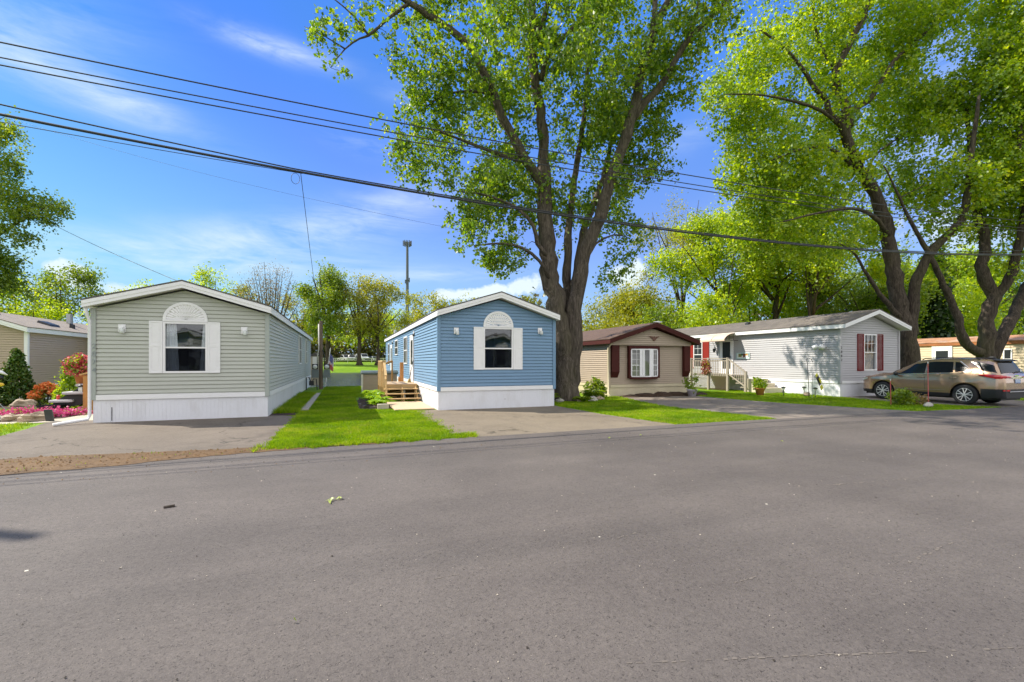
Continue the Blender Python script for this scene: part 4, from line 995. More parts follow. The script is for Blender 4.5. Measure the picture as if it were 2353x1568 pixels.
env_items = [
 (985, 300, -1.2, 95, 95, 2.0), (960, 370, -1.0, 62, 60, 1.6), (1050, 210, -1.0, 120, 95, 2.2), (1150, 110, -.8, 130, 120, 2.6), (1120, 330, -.5, 130, 130, 2.4),
 (1090, 460, -1.0, 80, 75, 1.8), (1150, 470, -.8, 95, 80, 2.2), (1100, 565, -1.2, 72, 55, 1.4), (1160, 590, -1.0, 55, 52, 1.3, .8),
 (1280, 80, 0, 150, 130, 3.0), (1390, 130, 0, 150, 140, 3.0), (1470, 210, 0, 100, 130, 2.6), (1330, 260, .8, 130, 130, 2.8, .8), (1440, 330, .4, 95, 95, 2.4), (1390, 410, .6, 95, 90, 2.4),
 (1270, 440, .8, 95, 100, 2.2, .7), (1440, 540, .6, 48, 60, 1.4), (1405, 610, .4, 44, 42, 1.2, .9), (1300, 530, 1.4, 90, 60, 1.6, .5),
 (1540, 120, -1, 85, 110, 2.4), (1610, 60, -1.4, 80, 85, 2.2), (1540, 260, -.6, 50, 60, 1.6), (1490, 400, .2, 48, 50, 1.4),
 (860, 40, -2.2, 110, 55, 1.2, .28), (740, 60, -2.5, 62, 60, .8, .28), (770, 150, -2.5, 30, 30, .5, .25), (930, 130, -1.6, 70, 60, 1.4, .40), (1020, 40, -1.6, 90, 60, 1.8, .8),
 (1130, 90, -4.5, 90, 65, 1.5, .30), (1310, 55, -5, 100, 65, 1.6, .30), (1420, 105, -4.5, 80, 65, 1.5, .30), (1250, -110, -5, 220, 80, 2.2, .5), (1250, -120, 0, 330, 120, 4.0, .55), (1500, -120, -1, 250, 120, 3.5, .5), (950, -110, -2, 190, 80, 2.4, .35)]
env = env_at(t0, [(it[0], it[1], it[2] + (1.2 if it[0] > 930 and it[2] > -4 else 0), it[3], it[4], it[5] * (1.75 if it[0] > 930 else 1), *it[6:]) for it in env_items])
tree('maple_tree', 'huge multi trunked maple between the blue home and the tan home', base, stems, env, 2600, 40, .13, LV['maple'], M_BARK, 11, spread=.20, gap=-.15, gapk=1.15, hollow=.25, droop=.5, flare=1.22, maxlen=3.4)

# ---- tall maple right of the white home
t0 = 25.4; base = Vector((29.6, 16.2, 0))
stems = [
 S([(2091, 900), (2090, 830), (2083, 770), (2068, 715), (2056, 650), (2049, 590), (2035, 518), (2002, 433), (1969, 377), (1949, 333), (1945, 300), (1939, 233), (1922, 200), (1919, 167), (1935, 133), (1969, 67), (1989, 27), (2000, -60), (2010, -150)], .49, .08),
 S([(2094, 770), (2097, 715), (2108, 640, -.3), (2135, 585, -.6), (2178, 539, -.9), (2208, 504, -1.1), (2225, 430, -1.3), (2235, 330, -1.5), (2250, 220, -1.7)], .33, .07),
 S([(1955, 345), (1930, 283, -.4), (1905, 260, -.6), (1899, 233, -.7), (1869, 200, -.9), (1845, 160, -1.1), (1800, 110, -1.3), (1750, 70, -1.5)], .20, .05),
 S([(1952, 290), (1959, 257, .3), (1999, 227, .5), (2029, 180, .7), (2062, 133, .9), (2102, 97, 1.1), (2145, 60, 1.3), (2200, 0, 1.6)], .18, .05),
 S([(1955, 385), (1945, 367, -.2), (1902, 340, -.8), (1859, 340, -1.2), (1829, 347, -1.5), (1770, 370, -2)], .13, .03),
 S([(1930, 290, -.2), (1899, 263, -1), (1849, 240, -1.6), (1795, 227, -2.2), (1735, 218, -2.8), (1665, 217, -3.2)], .11, .025),
 S([(1985, 410, .2), (2010, 360, .8), (2045, 330, 1.3), (2090, 300, 1.8)], .10, .03),
 S([(2040, 540, -.3), (2010, 500, -1), (1960, 480, -1.8), (1880, 490, -2.6), (1800, 510, -3.2)], .13, .03),
 S([(2066, 730, -.2), (2040, 700, -.4), (2010, 660, -.7), (1985, 620, -1), (1965, 585, -1.2), (1930, 560, -1.5)], .17, .03),
 S([(1919, 167, .2), (1880, 90, .4), (1870, 20, .5), (1880, -80, .6)], .10, .04),
]
env_items = [
 (1690, 260, -2.8, 95, 75, 2.2), (1740, 150, -1.8, 110, 95, 2.6), (1760, 340, -2.2, 130, 100, 2.6), (1880, 90, -.4, 150, 120, 3.2), (2020, 60, .4, 150, 120, 3.4), (2130, 110, .6, 130, 130, 3.2), (1900, 270, -.6, 150, 120, 3.0),
 (1790, 460, -2.4, 130, 90, 2.6), (1900, 420, -1.4, 120, 100, 2.6), (2060, 250, .6, 140, 120, 3.2), (1720, 420, -2.0, 70, 70, 1.8), (1840, 550, -2, 130, 60, 2.2), (1720, 540, -1.5, 80, 55, 1.8), (1960, 560, -.8, 80, 55, 1.8, .6),
 (2180, 320, -1, 120, 130, 2.8), (2090, 440, 0, 100, 80, 2.2, .7), (2240, 180, -1.4, 100, 110, 2.8), (2230, 480, -1, 70, 70, 2, .6), (1950, -110, 0, 330, 110, 4, .6), (2200, -60, -.5, 180, 110, 3.6, .7), (1650, 180, -2.5, 50, 50, 1.4, .5)]
env = env_at(t0, [(it[0], it[1], it[2] + 1.9, *it[3:]) for it in env_items])
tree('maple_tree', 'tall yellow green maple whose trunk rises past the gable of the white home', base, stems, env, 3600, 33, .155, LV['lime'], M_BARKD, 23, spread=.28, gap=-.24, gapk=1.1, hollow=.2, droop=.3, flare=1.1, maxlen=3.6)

# ---- V-shaped maple behind the car
t0 = 25.6; base = on_ground(2290, 900); base = Vector((33.7, 14.9, 0))
stems = [
 S([(2283, 900), (2270, 840), (2262, 800), (2266, 770), (2270, 735), (2282, 686), (2260, 640), (2256, 610), (2266, 566), (2251, 508), (2240, 430), (2230, 340), (2220, 240)], .45, .08),
 S([(2262, 815), (2232, 800, -.2), (2212, 775, -.3), (2197, 720, -.4), (2180, 680, -.5), (2166, 655, -.6), (2147, 608, -.8), (2120, 560, -1), (2088, 500, -1.2), (2060, 440, -1.4), (2030, 380, -1.5)], .27, .03),
 S([(2282, 690), (2320, 639, -.4), (2336, 585, -.7), (2348, 527, -.9), (2360, 440, -1.1), (2345, 350, -1.3), (2350, 250, -1.5)], .25, .09),
 S([(2275, 830, .1), (2298, 780, .2), (2320, 735, .4), (2353, 670, .8), (2390, 600, 1), (2430, 500, 1.2)], .34, .14),
]
env = env_at(t0, [(2300, 300, -.5, 120, 150, 3.0), (2350, 140, -1, 130, 140, 3.2), (2200, 430, -.8, 90, 80, 2.2, .7), (2330, 470, 0, 110, 80, 2.6), (2290, 590, .5, 90, 50, 2.0, .5), (2420, 380, 0, 120, 180, 3.0), (2360, -40, -1, 160, 120, 3.2, .7), (2210, 600, .4, 60, 45, 1.6, .5), (2160, 520, -.5, 60, 50, 1.6, .4)])
tree('maple_tree', 'mossy forked maple with two trunks spreading in a V behind the car', base, stems, env, 1800, 32, .155, LV['lime'], M_BARKD, 31, spread=.28, gap=-.18, gapk=.9, hollow=.2, droop=.3, flare=1.1, maxlen=3.2)

# ---- generic trees further off
def wood_tree(name, label, x, y, h, cr, lm, bm, seed, ncl, per, leaf, trunk=.3, lean=(0, 0), fork=.28, group=None, spread=.5, gap=-.35, limbs=6, crown_lo=.32, twig=.02, spread_up=.55, **kw):
    rnd = random.Random(seed); z0 = float(gh(x, y)); base = Vector((x, y, z0)); top = base + Vector((lean[0], lean[1], h))
    fk = base + Vector((lean[0] * fork * .8, lean[1] * fork * .8, h * fork))
    st = [([base - Vector((0, 0, .2)), base + (fk - base) * .5 + Vector((rnd.uniform(-.1, .1), 0, 0)), fk, fk + (top - fk) * .45 + Vector((rnd.uniform(-.06, .06) * h, rnd.uniform(-.05, .05) * h, 0)), fk + (top - fk) * .80 + Vector((rnd.uniform(-.05, .05) * h, rnd.uniform(-.05, .05) * h, 0))], trunk, trunk * .06)]
    for i in range(limbs):
        a = i * 2 * math.pi / limbs + rnd.uniform(-.4, .4); e = cr * rnd.uniform(.55, .9); hz = h * rnd.uniform(.55, .88)
        s = base + (fk - base) * rnd.uniform(.8, 1.0) + (top - fk) * rnd.uniform(0, .35)
        tip = Vector((x + lean[0] * .8 + math.cos(a) * e, y + lean[1] * .8 + math.sin(a) * e, z0 + hz)); md = s + (tip - s) * .5; md.z -= h * .03; md += Vector((rnd.uniform(-.4, .4), rnd.uniform(-.4, .4), h * spread_up * .06))
        st.append(([s, md, tip], trunk * rnd.uniform(.38, .58), trunk * .08))
    cz = z0 + h * (crown_lo + 1) / 2; rz = h * (1 - crown_lo) / 2
    env = [(Vector((x + lean[0] * .7, y + lean[1] * .7, cz)), Vector((cr * .72, cr * .72, rz * .92)), WLD_AX, 1.9)]
    for i in range(10):
        a = rnd.uniform(0, 6.28); f = rnd.uniform(-.75, .95); q = math.sqrt(max(.05, 1 - f * f)) * rnd.uniform(.6, .95)
        env.append((Vector((x + lean[0] * .7 + math.cos(a) * cr * q, y + lean[1] * .7 + math.sin(a) * cr * q, cz + rz * f * .8)), Vector((cr * rnd.uniform(.22, .4), cr * rnd.uniform(.22, .4), rz * rnd.uniform(.14, .3))), WLD_AX, .42))
    return tree(name, label, base, st, env, ncl, per, leaf, lm, bm, seed, spread=spread, gap=gap, gapk=1.6 / max(cr * .5, 1), twig=twig, group=group, step=.9, minz=h * crown_lo * .7, maxlen=cr, flare=1.6, hollow=.1, **kw)
def at(u, t): dx, dy = ray(u); return dx * t, dy * t
def wt(name, label, u, t, vtop, cr, *a, **k):
    x, y = at(u, t); h = height(vtop, t) - float(gh(x, y)); return wood_tree(name, label, x, y, h, cr, *a, **k)
T = 'leafy_tree'
wt(T, 'tall thin leaved tree rising alone above the tan home roof', 1568, 50, 420, 5.6, LV['olive'], M_BARKD, 41, 560, 22, .16, .26, spread=.42, gap=-.15, crown_lo=.30, twig=.02, limbs=9)
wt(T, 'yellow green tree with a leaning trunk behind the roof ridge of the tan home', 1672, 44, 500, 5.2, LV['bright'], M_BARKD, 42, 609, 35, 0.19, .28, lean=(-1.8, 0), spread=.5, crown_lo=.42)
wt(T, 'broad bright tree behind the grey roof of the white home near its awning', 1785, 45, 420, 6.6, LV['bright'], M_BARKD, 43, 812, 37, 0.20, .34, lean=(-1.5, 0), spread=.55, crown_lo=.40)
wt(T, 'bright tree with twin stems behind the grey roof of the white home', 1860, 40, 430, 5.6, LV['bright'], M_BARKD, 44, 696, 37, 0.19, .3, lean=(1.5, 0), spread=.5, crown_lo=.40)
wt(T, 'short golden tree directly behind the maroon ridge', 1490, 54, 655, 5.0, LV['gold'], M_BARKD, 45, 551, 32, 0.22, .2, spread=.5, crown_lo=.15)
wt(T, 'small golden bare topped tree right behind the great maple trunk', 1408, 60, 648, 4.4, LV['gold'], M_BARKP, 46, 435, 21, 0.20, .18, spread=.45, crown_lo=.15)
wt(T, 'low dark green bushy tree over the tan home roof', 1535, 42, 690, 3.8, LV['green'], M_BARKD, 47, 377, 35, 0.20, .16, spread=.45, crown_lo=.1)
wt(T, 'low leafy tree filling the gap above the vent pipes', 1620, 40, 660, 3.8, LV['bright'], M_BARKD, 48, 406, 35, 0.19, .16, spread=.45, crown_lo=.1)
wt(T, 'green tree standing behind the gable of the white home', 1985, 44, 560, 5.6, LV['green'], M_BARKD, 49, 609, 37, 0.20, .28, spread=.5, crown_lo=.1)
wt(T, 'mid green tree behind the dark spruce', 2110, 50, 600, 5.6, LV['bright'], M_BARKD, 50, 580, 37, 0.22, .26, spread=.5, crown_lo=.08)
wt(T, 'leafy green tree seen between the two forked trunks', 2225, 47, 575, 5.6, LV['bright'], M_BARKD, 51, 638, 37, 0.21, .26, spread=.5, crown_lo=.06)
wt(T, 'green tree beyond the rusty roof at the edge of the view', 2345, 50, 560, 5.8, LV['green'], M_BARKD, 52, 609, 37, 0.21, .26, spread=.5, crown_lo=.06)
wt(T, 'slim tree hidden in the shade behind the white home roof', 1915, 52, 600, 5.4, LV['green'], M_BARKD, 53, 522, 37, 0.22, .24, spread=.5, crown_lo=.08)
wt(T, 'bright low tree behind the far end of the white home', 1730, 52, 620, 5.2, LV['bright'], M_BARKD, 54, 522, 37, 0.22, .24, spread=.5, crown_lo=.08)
# left edge
t0 = 33.0; base = on_ground(-150, 886); base.z = 0; base = Vector(at(-150, 33.0) + (0,))
stems = [S([(-150, 900), (-148, 760), (-140, 620), (-128, 480), (-118, 340), (-110, 220)], .46, .08),
 S([(-142, 650), (-90, 600, -.4), (-30, 560, -.8), (30, 520, -1.2), (80, 490, -1.5), (120, 470, -1.7)], .17, .02), S([(-132, 520), (-80, 450, -.5), (-20, 400, -1), (30, 350, -1.3)], .15, .02),
 S([(-146, 720), (-90, 690, .3), (-30, 660, .4), (20, 620, .3), (70, 590, .2)], .14, .02), S([(-122, 400), (-80, 330, .4), (-30, 290, .8), (10, 270, 1)], .12, .02), S([(-140, 600), (-190, 500, .5), (-230, 400, 1)], .2, .04)]
env = env_at(t0, [(-40, 320, 0, 75, 60, 2.6), (25, 330, -.8, 42, 42, 1.6), (50, 385, -1.0, 34, 22, 1.2), (-60, 430, -.5, 110, 90, 3), (60, 455, -1.2, 60, 26, 1.5), (120, 470, -1.5, 40, 20, 1.0), (40, 500, -1.2, 62, 24, 1.6), (105, 505, -1.4, 30, 13, .8), (15, 545, -1.0, 70, 26, 1.6), (60, 560, -.9, 36, 16, 1.0),
 (-20, 600, -.5, 80, 50, 2.2), (-60, 680, 0, 90, 60, 2.6), (40, 600, 0, 34, 22, 1.2), (20, 660, .2, 55, 40, 1.6), (-150, 330, .5, 90, 110, 3), (-190, 500, .5, 90, 120, 3)])
tree('leafy_tree', 'large dark leaved tree cut by the picture edge above the taupe home', base, stems, env, 2100, 26, .15, LV['green'], M_BARKD, 61, spread=.27, gap=-.15, gapk=.9, hollow=.1, droop=.05, maxlen=4, sag=.02)
wt(T, 'small round tree between the taupe roof and the sage gable', 138, 46, 588, 3.9, LV['green'], M_BARKD, 62, 377, 32, 0.18, .2, spread=.4, gap=-.15, crown_lo=.2)
wt(T, 'bright yellow green tree low over the taupe roof', 40, 40, 636, 4.8, LV['bright'], M_BARKD, 63, 435, 35, 0.18, .2, spread=.45, crown_lo=.1)
wt(T, 'yellow green tree peeping over the ridge of the sage home', 487, 62, 603, 4.0, LV['bright'], M_BARKD, 64, 348, 29, 0.20, .2, spread=.45, gap=-.2, crown_lo=.1)
wt(T, 'distant round green tree over the near slope of the sage roof', 385, 78, 633, 5.2, LV['bright'], M_BARKD, 65, 290, 29, 0.28, .2, spread=.6, crown_lo=.1)
wt(T, 'faint far tree low behind the sage eave', 285, 82, 664, 5.0, LV['olive'], M_BARKD, 66, 232, 27, 0.28, .2, spread=.6, crown_lo=.1)
# beyond the pond
bx_, by_ = at(622, 95); bz_ = float(gh(bx_, by_)); rnd = random.Random(71); bh = height(596, 95) - bz_; st = []
B0 = Vector((bx_, by_, bz_))
for i in range(26):
    a = i * 2.4; f = (i + .5) / 26; sp = 6.6 * math.sqrt(f); hh = bh * (1 - .28 * f) * rnd.uniform(.88, 1.0); o = B0 + Vector((math.cos(a) * .25, math.sin(a) * .25, 0))
    st.append(([o - Vector((0, 0, .2)), o + Vector((math.cos(a) * sp * .12, math.sin(a) * sp * .12, hh * .22)), o + Vector((math.cos(a) * sp * .5, math.sin(a) * sp * .5, hh * .58)), o + Vector((math.cos(a) * sp * (.95 + rnd.uniform(-.1, .1)), math.sin(a) * sp, hh))], rnd.uniform(.13, .24), .03))
env = [(B0 + Vector((0, 0, bh * .62)), Vector((6.2, 6.2, bh * .36)), WLD_AX, 1)]
tree('bare_tree', 'bare twiggy tree behind the sage roof with hardly a leaf', B0, st, env, 1300, 3, .22, LV['bud'], M_BARKD, 71, spread=.5, gap=-.6, twig=.034, step=.9, minz=bh * .25, flare=0, hollow=.1, sag=-.05)
wt(T, 'dark green full tree across the pond right of the bare tree', 755, 95, 608, 6.6, LV['green'], M_BARKD, 72, 640, 24, .33, .62, spread=.7, gap=-.1, crown_lo=.16, limbs=8, twig=.03)
wt(T, 'tall olive tree in the middle of the three across the pond', 826, 95, 628, 5.2, LV['olive'], M_BARKD, 73, 420, 17, .30, .50, spread=.65, gap=.02, crown_lo=.2, limbs=9, twig=.04)
wt(T, 'olive gold tree across the pond beside the blue home eave', 868, 97, 636, 6.4, LV['olive'], M_BARKD, 74, 520, 18, .30, .46, spread=.7, gap=.02, crown_lo=.18, limbs=9, twig=.04)
for i, (u, t, v, cr, k, lb) in enumerate([(945, 112, 672, 5.4, 'gold', 'golden tree at the foot of the phone mast'), (1000, 104, 668, 4.6, 'gold', 'thin golden tree right of the phone mast'), (1082, 110, 672, 5.4, 'gold', 'golden tree above the blue home ridge vent'),
        (1040, 125, 690, 5.5, 'olive', 'low olive tree between two golden ones past the blue eave'), (690, 118, 655, 5.5, 'olive', 'olive tree behind the bare and the dark green trees'), (1215, 108, 672, 5.2, 'gold', 'golden tree beside the great maple trunk over the blue gable'),
        (560, 112, 650, 5.0, 'olive', 'half hidden olive tree left of the bare tree'), (905, 126, 676, 8, 'bright', 'far yellow green tree behind the parked pickups'), (795, 128, 672, 8.5, 'bright', 'far yellow green tree glowing between two pond side trunks')]):
    wt(T, lb, u, t, v, cr, LV[k], M_BARKD, 80 + i, 240, 18, .36, .22, spread=.65, gap=-.2, crown_lo=.1, twig=.03)
# spruce
x, y = at(2152, 43); b = MB(); t = thing('spruce_tree', 'narrow dark spruce behind the rusty roofed home', 'tree', (x, y, 0))
b.tube([(x, y, 0), (x, y, 11.5)], [.2, .03], 7); b.build('trunk', M_BARKD, t)
r = np.random.default_rng(5); n = 420; hh = r.uniform(1, 11.3, n); aa = r.uniform(0, 6.28, n); rr = (11.6 - hh) * .24 * r.uniform(.35, 1, n)
cc = np.stack([x + np.cos(aa) * rr, y + np.sin(aa) * rr, hh - rr * .25], 1); leaves_mesh('crown', cc, np.zeros_like(cc), 16, .26, .30, LV['dark'], t, 6, .3)
# the wood far behind, one mass
r = np.random.default_rng(9); n = 3600
wx = r.uniform(-48, 70, n); wy = 138 + r.uniform(0, 20, n) + 5 * np.sin(wx * .07); hz = 12 + 3 * np.sin(wx * .21) + 2 * np.sin(wx * .53 + 1)
cc = np.stack([wx, wy, gh(wx, wy) + r.random(n) ** 1.5 * hz], 1)
n2 = 1500; wx = r.uniform(24, 110, n2); wy = 62 + r.uniform(0, 10, n2) - .25 * (wx - 24); hz = 8 + 2 * np.sin(wx * .31)
cc2 = np.stack([wx, wy, gh(wx, wy) + r.random(n2) * hz], 1); cc = np.concatenate([cc, cc2])
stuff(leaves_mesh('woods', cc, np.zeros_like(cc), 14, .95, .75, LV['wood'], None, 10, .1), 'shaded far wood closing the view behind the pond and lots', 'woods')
# ---------------------------------------------------------------- wires and poles
M_WIRE = mat('black cable sheath', (.018, .020, .026), .5, .1)
M_POLE = mat('weathered pole wood', (.15, .11, .08), .9, .3, 2, 20, stretch=(6, 6, .5), bmp=.4)
XP0, XP1, YP = -15.3, 41.0, 12.8
def span(name, label, fn, r, x0=XP0, x1=XP1, y=YP, group=None, n=60):
    pts = []
    for i in range(n + 1):
        x = x0 + (x1 - x0) * i / n; q = fn(x); pts.append((x, y + (q[1] if isinstance(q, tuple) else 0), q[0] if isinstance(q, tuple) else q))
    o = MB().tube(pts, r, 6).build(name, M_WIRE, None, smooth=True)
    return tag(o, label, 'wire', group)
G = 'wires crossing the view'
span('power_line', 'topmost of the three thin power wires crossing the sky', lambda x: 8.20 + .00115 * (x - 8) ** 2, .016, group=G)
span('power_line', 'middle of the three thin power wires crossing the sky', lambda x: 7.90 + .00105 * (x - 8) ** 2, .014, group=G)
span('power_line', 'lowest of the three thin power wires crossing the sky', lambda x: 7.74 + .00105 * (x - 8) ** 2, .015, group=G)
low = lambda x: 6.20 + .00215 * (x - 11.5) ** 2
span('cable', 'thick black telephone cable sagging across the whole street front', low, .030, group=G)
span('cable', 'second black cable that joins the thick one above the gap between homes', lambda x: low(x) + (.055 if x > -1.2 else .055 + .028 * (-1.2 - x)), .016, group=G)
span('cable', 'thin grey cable splitting upward from the thick one toward the car', lambda x: low(x) + .03 + (0 if x < 14 else .0006 * (x - 14) ** 2), .010, x0=12, group=G)
span('cable', 'thin dark wire running just below the thick cable over the sage home', lambda x: low(x) - .03 - (.0225 * max(0, -1.1 - x)), .008, x0=XP0, x1=-1.0, group=G)
for x in (XP0, XP1):
    p = thing('utility_pole', 'wooden utility pole carrying the street wires, outside the view to the ' + ('west' if x < 0 else 'east'), 'pole', (x, YP, 0))
    MB().tube([(x, YP + .18, -.2), (x, YP + .18, 13.6 if x < 0 else 9.4)], [.16, .11], 12).build('shaft', M_POLE, p)
    MB().box(x - .05, x + .05, YP - .5, YP + 1.1, 8.0, 8.12).build('crossarm', M_POLE, p)
# service drops
a = Vector((-1.04, 12.8, low(-1.04) - .03)); bq = Vector((-1.33, 30.3, 4.05))
def drop(name, label, a, b_, sag, r):
    pts = [a.lerp(b_, i / 24) - Vector((0, 0, sag * math.sin(math.pi * i / 24))) for i in range(25)]
    return tag(MB().tube(pts, r, 5).build(name, M_WIRE, None, smooth=True), label, 'wire', G)
drop('service_drop', 'thin wire dropping from the thick cable to the meter pole', a, bq, .35, .008)
lp = MB(); lp.tube([(a.x - .12 + .10 * math.sin(t / 12 * 6.3), 12.78, a.z - .16 + .14 * math.cos(t / 12 * 6.3)) for t in range(13)], .006, 5)
tag(lp.build('cable_loop', M_WIRE, None), 'small loop of slack wire hanging below the thick cable', 'wire', G)
drop('service_drop', 'wavy wire coming down out of the dark leaved tree to the sage roof ridge', spot(-60, 420, 36), Vector((-4.2, 30.5, 4.35)), .5, .016)
drop('service_drop', 'faint far wire passing behind the great maple crown', spot(-160, 215, 44), spot(1090, 536, 38), .9, .009)

# ---------------------------------------------------------------- meter pole, gas meter, flag, lattice panel between the homes
mp = thing('meter_pole', 'timber meter pole with conduit at the back corner of the sage home', 'meter pole', (-1.33, 30.34, 0))
MB().tube([(-1.33, 30.34, -.1), (-1.33, 30.34, 4.2)], [.13, .10], 10).build('shaft', M_POLE, mp)
b = MB(); b.tube([(-1.52, 30.22, 1.55), (-1.52, 30.22, 2.1), (-1.45, 30.22, 2.45), (-1.45, 30.22, 4.0)], .035, 8); b.build('conduit', mat('grey conduit', (.55, .53, .48), .5), mp, smooth=True)
b = MB(); b.tube([(-1.15, 30.22, 1.5), (-1.12, 30.22, 2.0), (-1.2, 30.22, 2.35), (-1.28, 30.22, 2.4)], .025, 7); b.build('conduit', M_BLACK, mp, smooth=True)
for dx in (-.32, .34):
    b = MB(); b.box(-1.33 + dx - .2, -1.33 + dx + .2, 30.06, 30.2, .72, 1.22); e = b.build('meter_box', mat('meter box grey', (.16, .19, .21), .5, .1), mp, bevel=.01)
    b = MB(); b.box(-1.33 + dx - .17, -1.33 + dx + .17, 30.06, 30.2, 1.23, 1.55); e2 = b.build('meter_socket', M_BLACK, mp, bevel=.01)
    b = MB(); b.lathe([(.13, 0), (.13, -.10), (.09, -.14), (.02, -.15)], (-1.33 + dx, 30.06, 1.38), 16, 'y'); b.build('meter_glass', M_LAMP, e2, smooth=True)
gm = thing('gas_meter', 'dark gas meter with pipes at the foot of the meter pole', 'gas meter', (-2.0, 29.6, 0))
b = MB(); b.box(-1.95, -1.68, 29.5, 29.7, .28, .55); b.build('meter_body', M_BLACK, gm, bevel=.03)
b = MB(); b.tube([(-2.1, 29.6, -.02), (-2.1, 29.6, .75), (-1.95, 29.6, .75), (-1.88, 29.6, .55)], .03, 7); b.tube([(-1.74, 29.6, .55), (-1.72, 29.6, .66), (-1.55, 29.6, .66), (-1.5, 29.6, -.02)], .03, 7); b.build('pipe', M_BLACK, gm)
f = thing('flag', 'small faded blue white and red flag on a slim white pole by the pond', 'flag', (-1.15, 33.2, 0))
fx0 = Vector((-1.18, 33.2, -.02)); fx1 = Vector((-.86, 33.2, 2.62)); MB().tube([fx0, fx1], .022, 8).build('pole', M_WHITE, f)
cols = [('blue cloth', (.12, .13, .30)), ('white cloth', (.62, .60, .62)), ('red cloth', (.50, .12, .12))]
fm = [mat(n, c, .9, .15, 8, 60) for n, c in cols]; b = MB(); nx_, ny_ = 8, 12
top = fx0.lerp(fx1, .86)
for j in range(ny_):
    for i in range(nx_):
        def q(i, j): return (top.x + .05 - j * .02 + i / nx_ * .40 * (.55 + .45 * j / ny_), top.y + .06 * math.sin(i * 1.1 + j * .4), top.z - j * .075 - i / nx_ * .35)
        b.cur = 0 if j < 6 and i < 6 else (2 if (j > 7 or i % 3 == 2) and i > 1 else 1)
        b.add([q(i, j), q(i + 1, j), q(i + 1, j + 1), q(i, j + 1)], [(0, 1, 2, 3)])
b.build('cloth', fm, f, smooth=True)
lv = thing('shed', 'narrow pale shed with a louvred shutter behind the sage home', 'shed', (-1.8, 35.8, 0))
b = MB(); b.box(-2.25, -1.66, 35.4, 37.4, 0, 2.1); b.build('wall', mat('shed tan', (.42, .38, .30), .7, .1), lv)
b = MB(); b.prism([(-2.35, 2.1), (-1.55, 2.1), (-1.95, 2.35)], 'y', 35.3, 37.5); b.build('roof', M_SHING, lv)
b = MB(); b.box(-2.1, -1.75, 35.36, 35.395, 1.35, 2.05)
for i in range(7): z = 1.38 + i * .095; b.box(-2.1, -1.75, 35.32, 35.358, z, z + .055)
b.build('shutter', M_WHITE, lv)
MB().tube([(-1.50, 35.3, -.02), (-1.50, 35.3, 1.9)], .05, 8).build('post', mat('post tan', (.45, .40, .30), .8), lv)

# ---------------------------------------------------------------- timber stairs of the blue home
M_CEDAR = mat('new yellow lumber', (.62, .42, .20), .75, .22, 2.5, 30, stretch=(1, 6, 6))
M_CEDAR2 = mat('new decking boards', (.62, .46, .30), .75, .15, 2.5, 40, stretch=(8, 1, 8))
M_ORANGE = mat('orange stained board', (.42, .20, .06), .7, .2, 2, 30, stretch=(6, 6, 1))
dk = thing('wooden_stairs', 'yellow timber stairs with a railed landing at the blue home door', 'stairs', (2.3, 21, 0))
b = MB()
for i in range(7): x = 20.0 + i * .35; b.box(1.62, 2.98, 20.0 + i * .345, 20.0 + i * .345 + .335, .70, .74)
b.build('platform', M_CEDAR2, dk)
for k_, (z, y) in enumerate(((.18, 19.12), (.365, 19.38), (.55, 19.66))):
    b = MB(); b.box(1.60 - .01 * k_, 3.02 - .02 * k_, y, y + .26, z - .035, z); b.build('tread', M_CEDAR, dk)
b = MB()
for x in (1.68, 2.33, 2.90):
    for y, z in ((19.20, .145), (19.46, .33), (19.74, .515), (20.06, .70)): b.box(x - .025, x + .025, y, y + .05, 0, z)
    b.bar((x, 19.2, .05), (x, 20.1, .62), .04, .14)
b.build('stringer', M_CEDAR, dk)
MB().box(1.62, 2.98, 20.75, 20.78, .0, .54).build('back_board', mat('dark brown lumber', (.09, .05, .02), .9, .3, 3, 30), dk)  # dark brown board set under the landing
b = MB(); b.box(1.62, 2.98, 20.045, 20.08, .50, .695)
for y in (20.1, 22.3): b.box(1.62, 2.98, y, y + .04, .55, .699)
b.box(1.625, 1.66, 20.15, 22.3, .55, .699); b.build('joist', M_CEDAR, dk)
for x, y, z1 in ((1.60, 20.10, 1.72), (1.60, 22.25, 1.70), (1.60, 21.2, 1.70)): MB().box(x - .045, x + .045, y - .045, y + .045, 0, z1).build('post', M_CEDAR, dk)
b = MB(); b.box(1.51, 1.69, 19.95, 22.4, 1.70, 1.74); b.box(1.55, 1.60 - .046, 19.95, 22.4, 1.30, 1.39); b.bar((1.60, 20.0, 1.50), (1.60, 19.25, .95), .04, .10); b.bar((1.60, 20.05, 1.72), (1.60, 19.2, 1.12), .09, .045); b.build('handrail', M_CEDAR, dk)
b = MB()
for i in range(10): y = 20.25 + i * .21; b.box(1.50, 1.546, y, y + .035, .60, 1.70)
for y, z in ((19.3, 1.15), (19.55, 1.35), (19.8, 1.5)): b.box(1.62, 1.655, y, y + .035, .1, z)
b.build('baluster', M_CEDAR, dk)
b = MB(); b.box(2.52, 2.68, 22.28, 22.42, .74, 1.66); b.box(2.44, 2.515, 22.3, 22.4, .74, .95); b.build('end_post', M_ORANGE, dk)
b = MB(); b.box(1.70, 1.76, 25.3, 25.36, 0, 1.62); b.bar((1.73, 25.33, 1.45), (2.5, 26.0, 1.72), .05, .10); b.box(2.46, 2.54, 25.9, 26.0, 0, 1.75); bb_ = b.build('far_rail', M_ORANGE, dk)
tag(MB().box(1.62, 2.98, 15.93, 19.0, .02, .055).build('plywood_board', mat('raw plywood', (.56, .40, .26), .8, .10, 2, 40, stretch=(6, 1, 1)), None, bevel=.004), 'large bare plywood board lying at the foot of the timber stairs', 'board')
MB_ = MB()
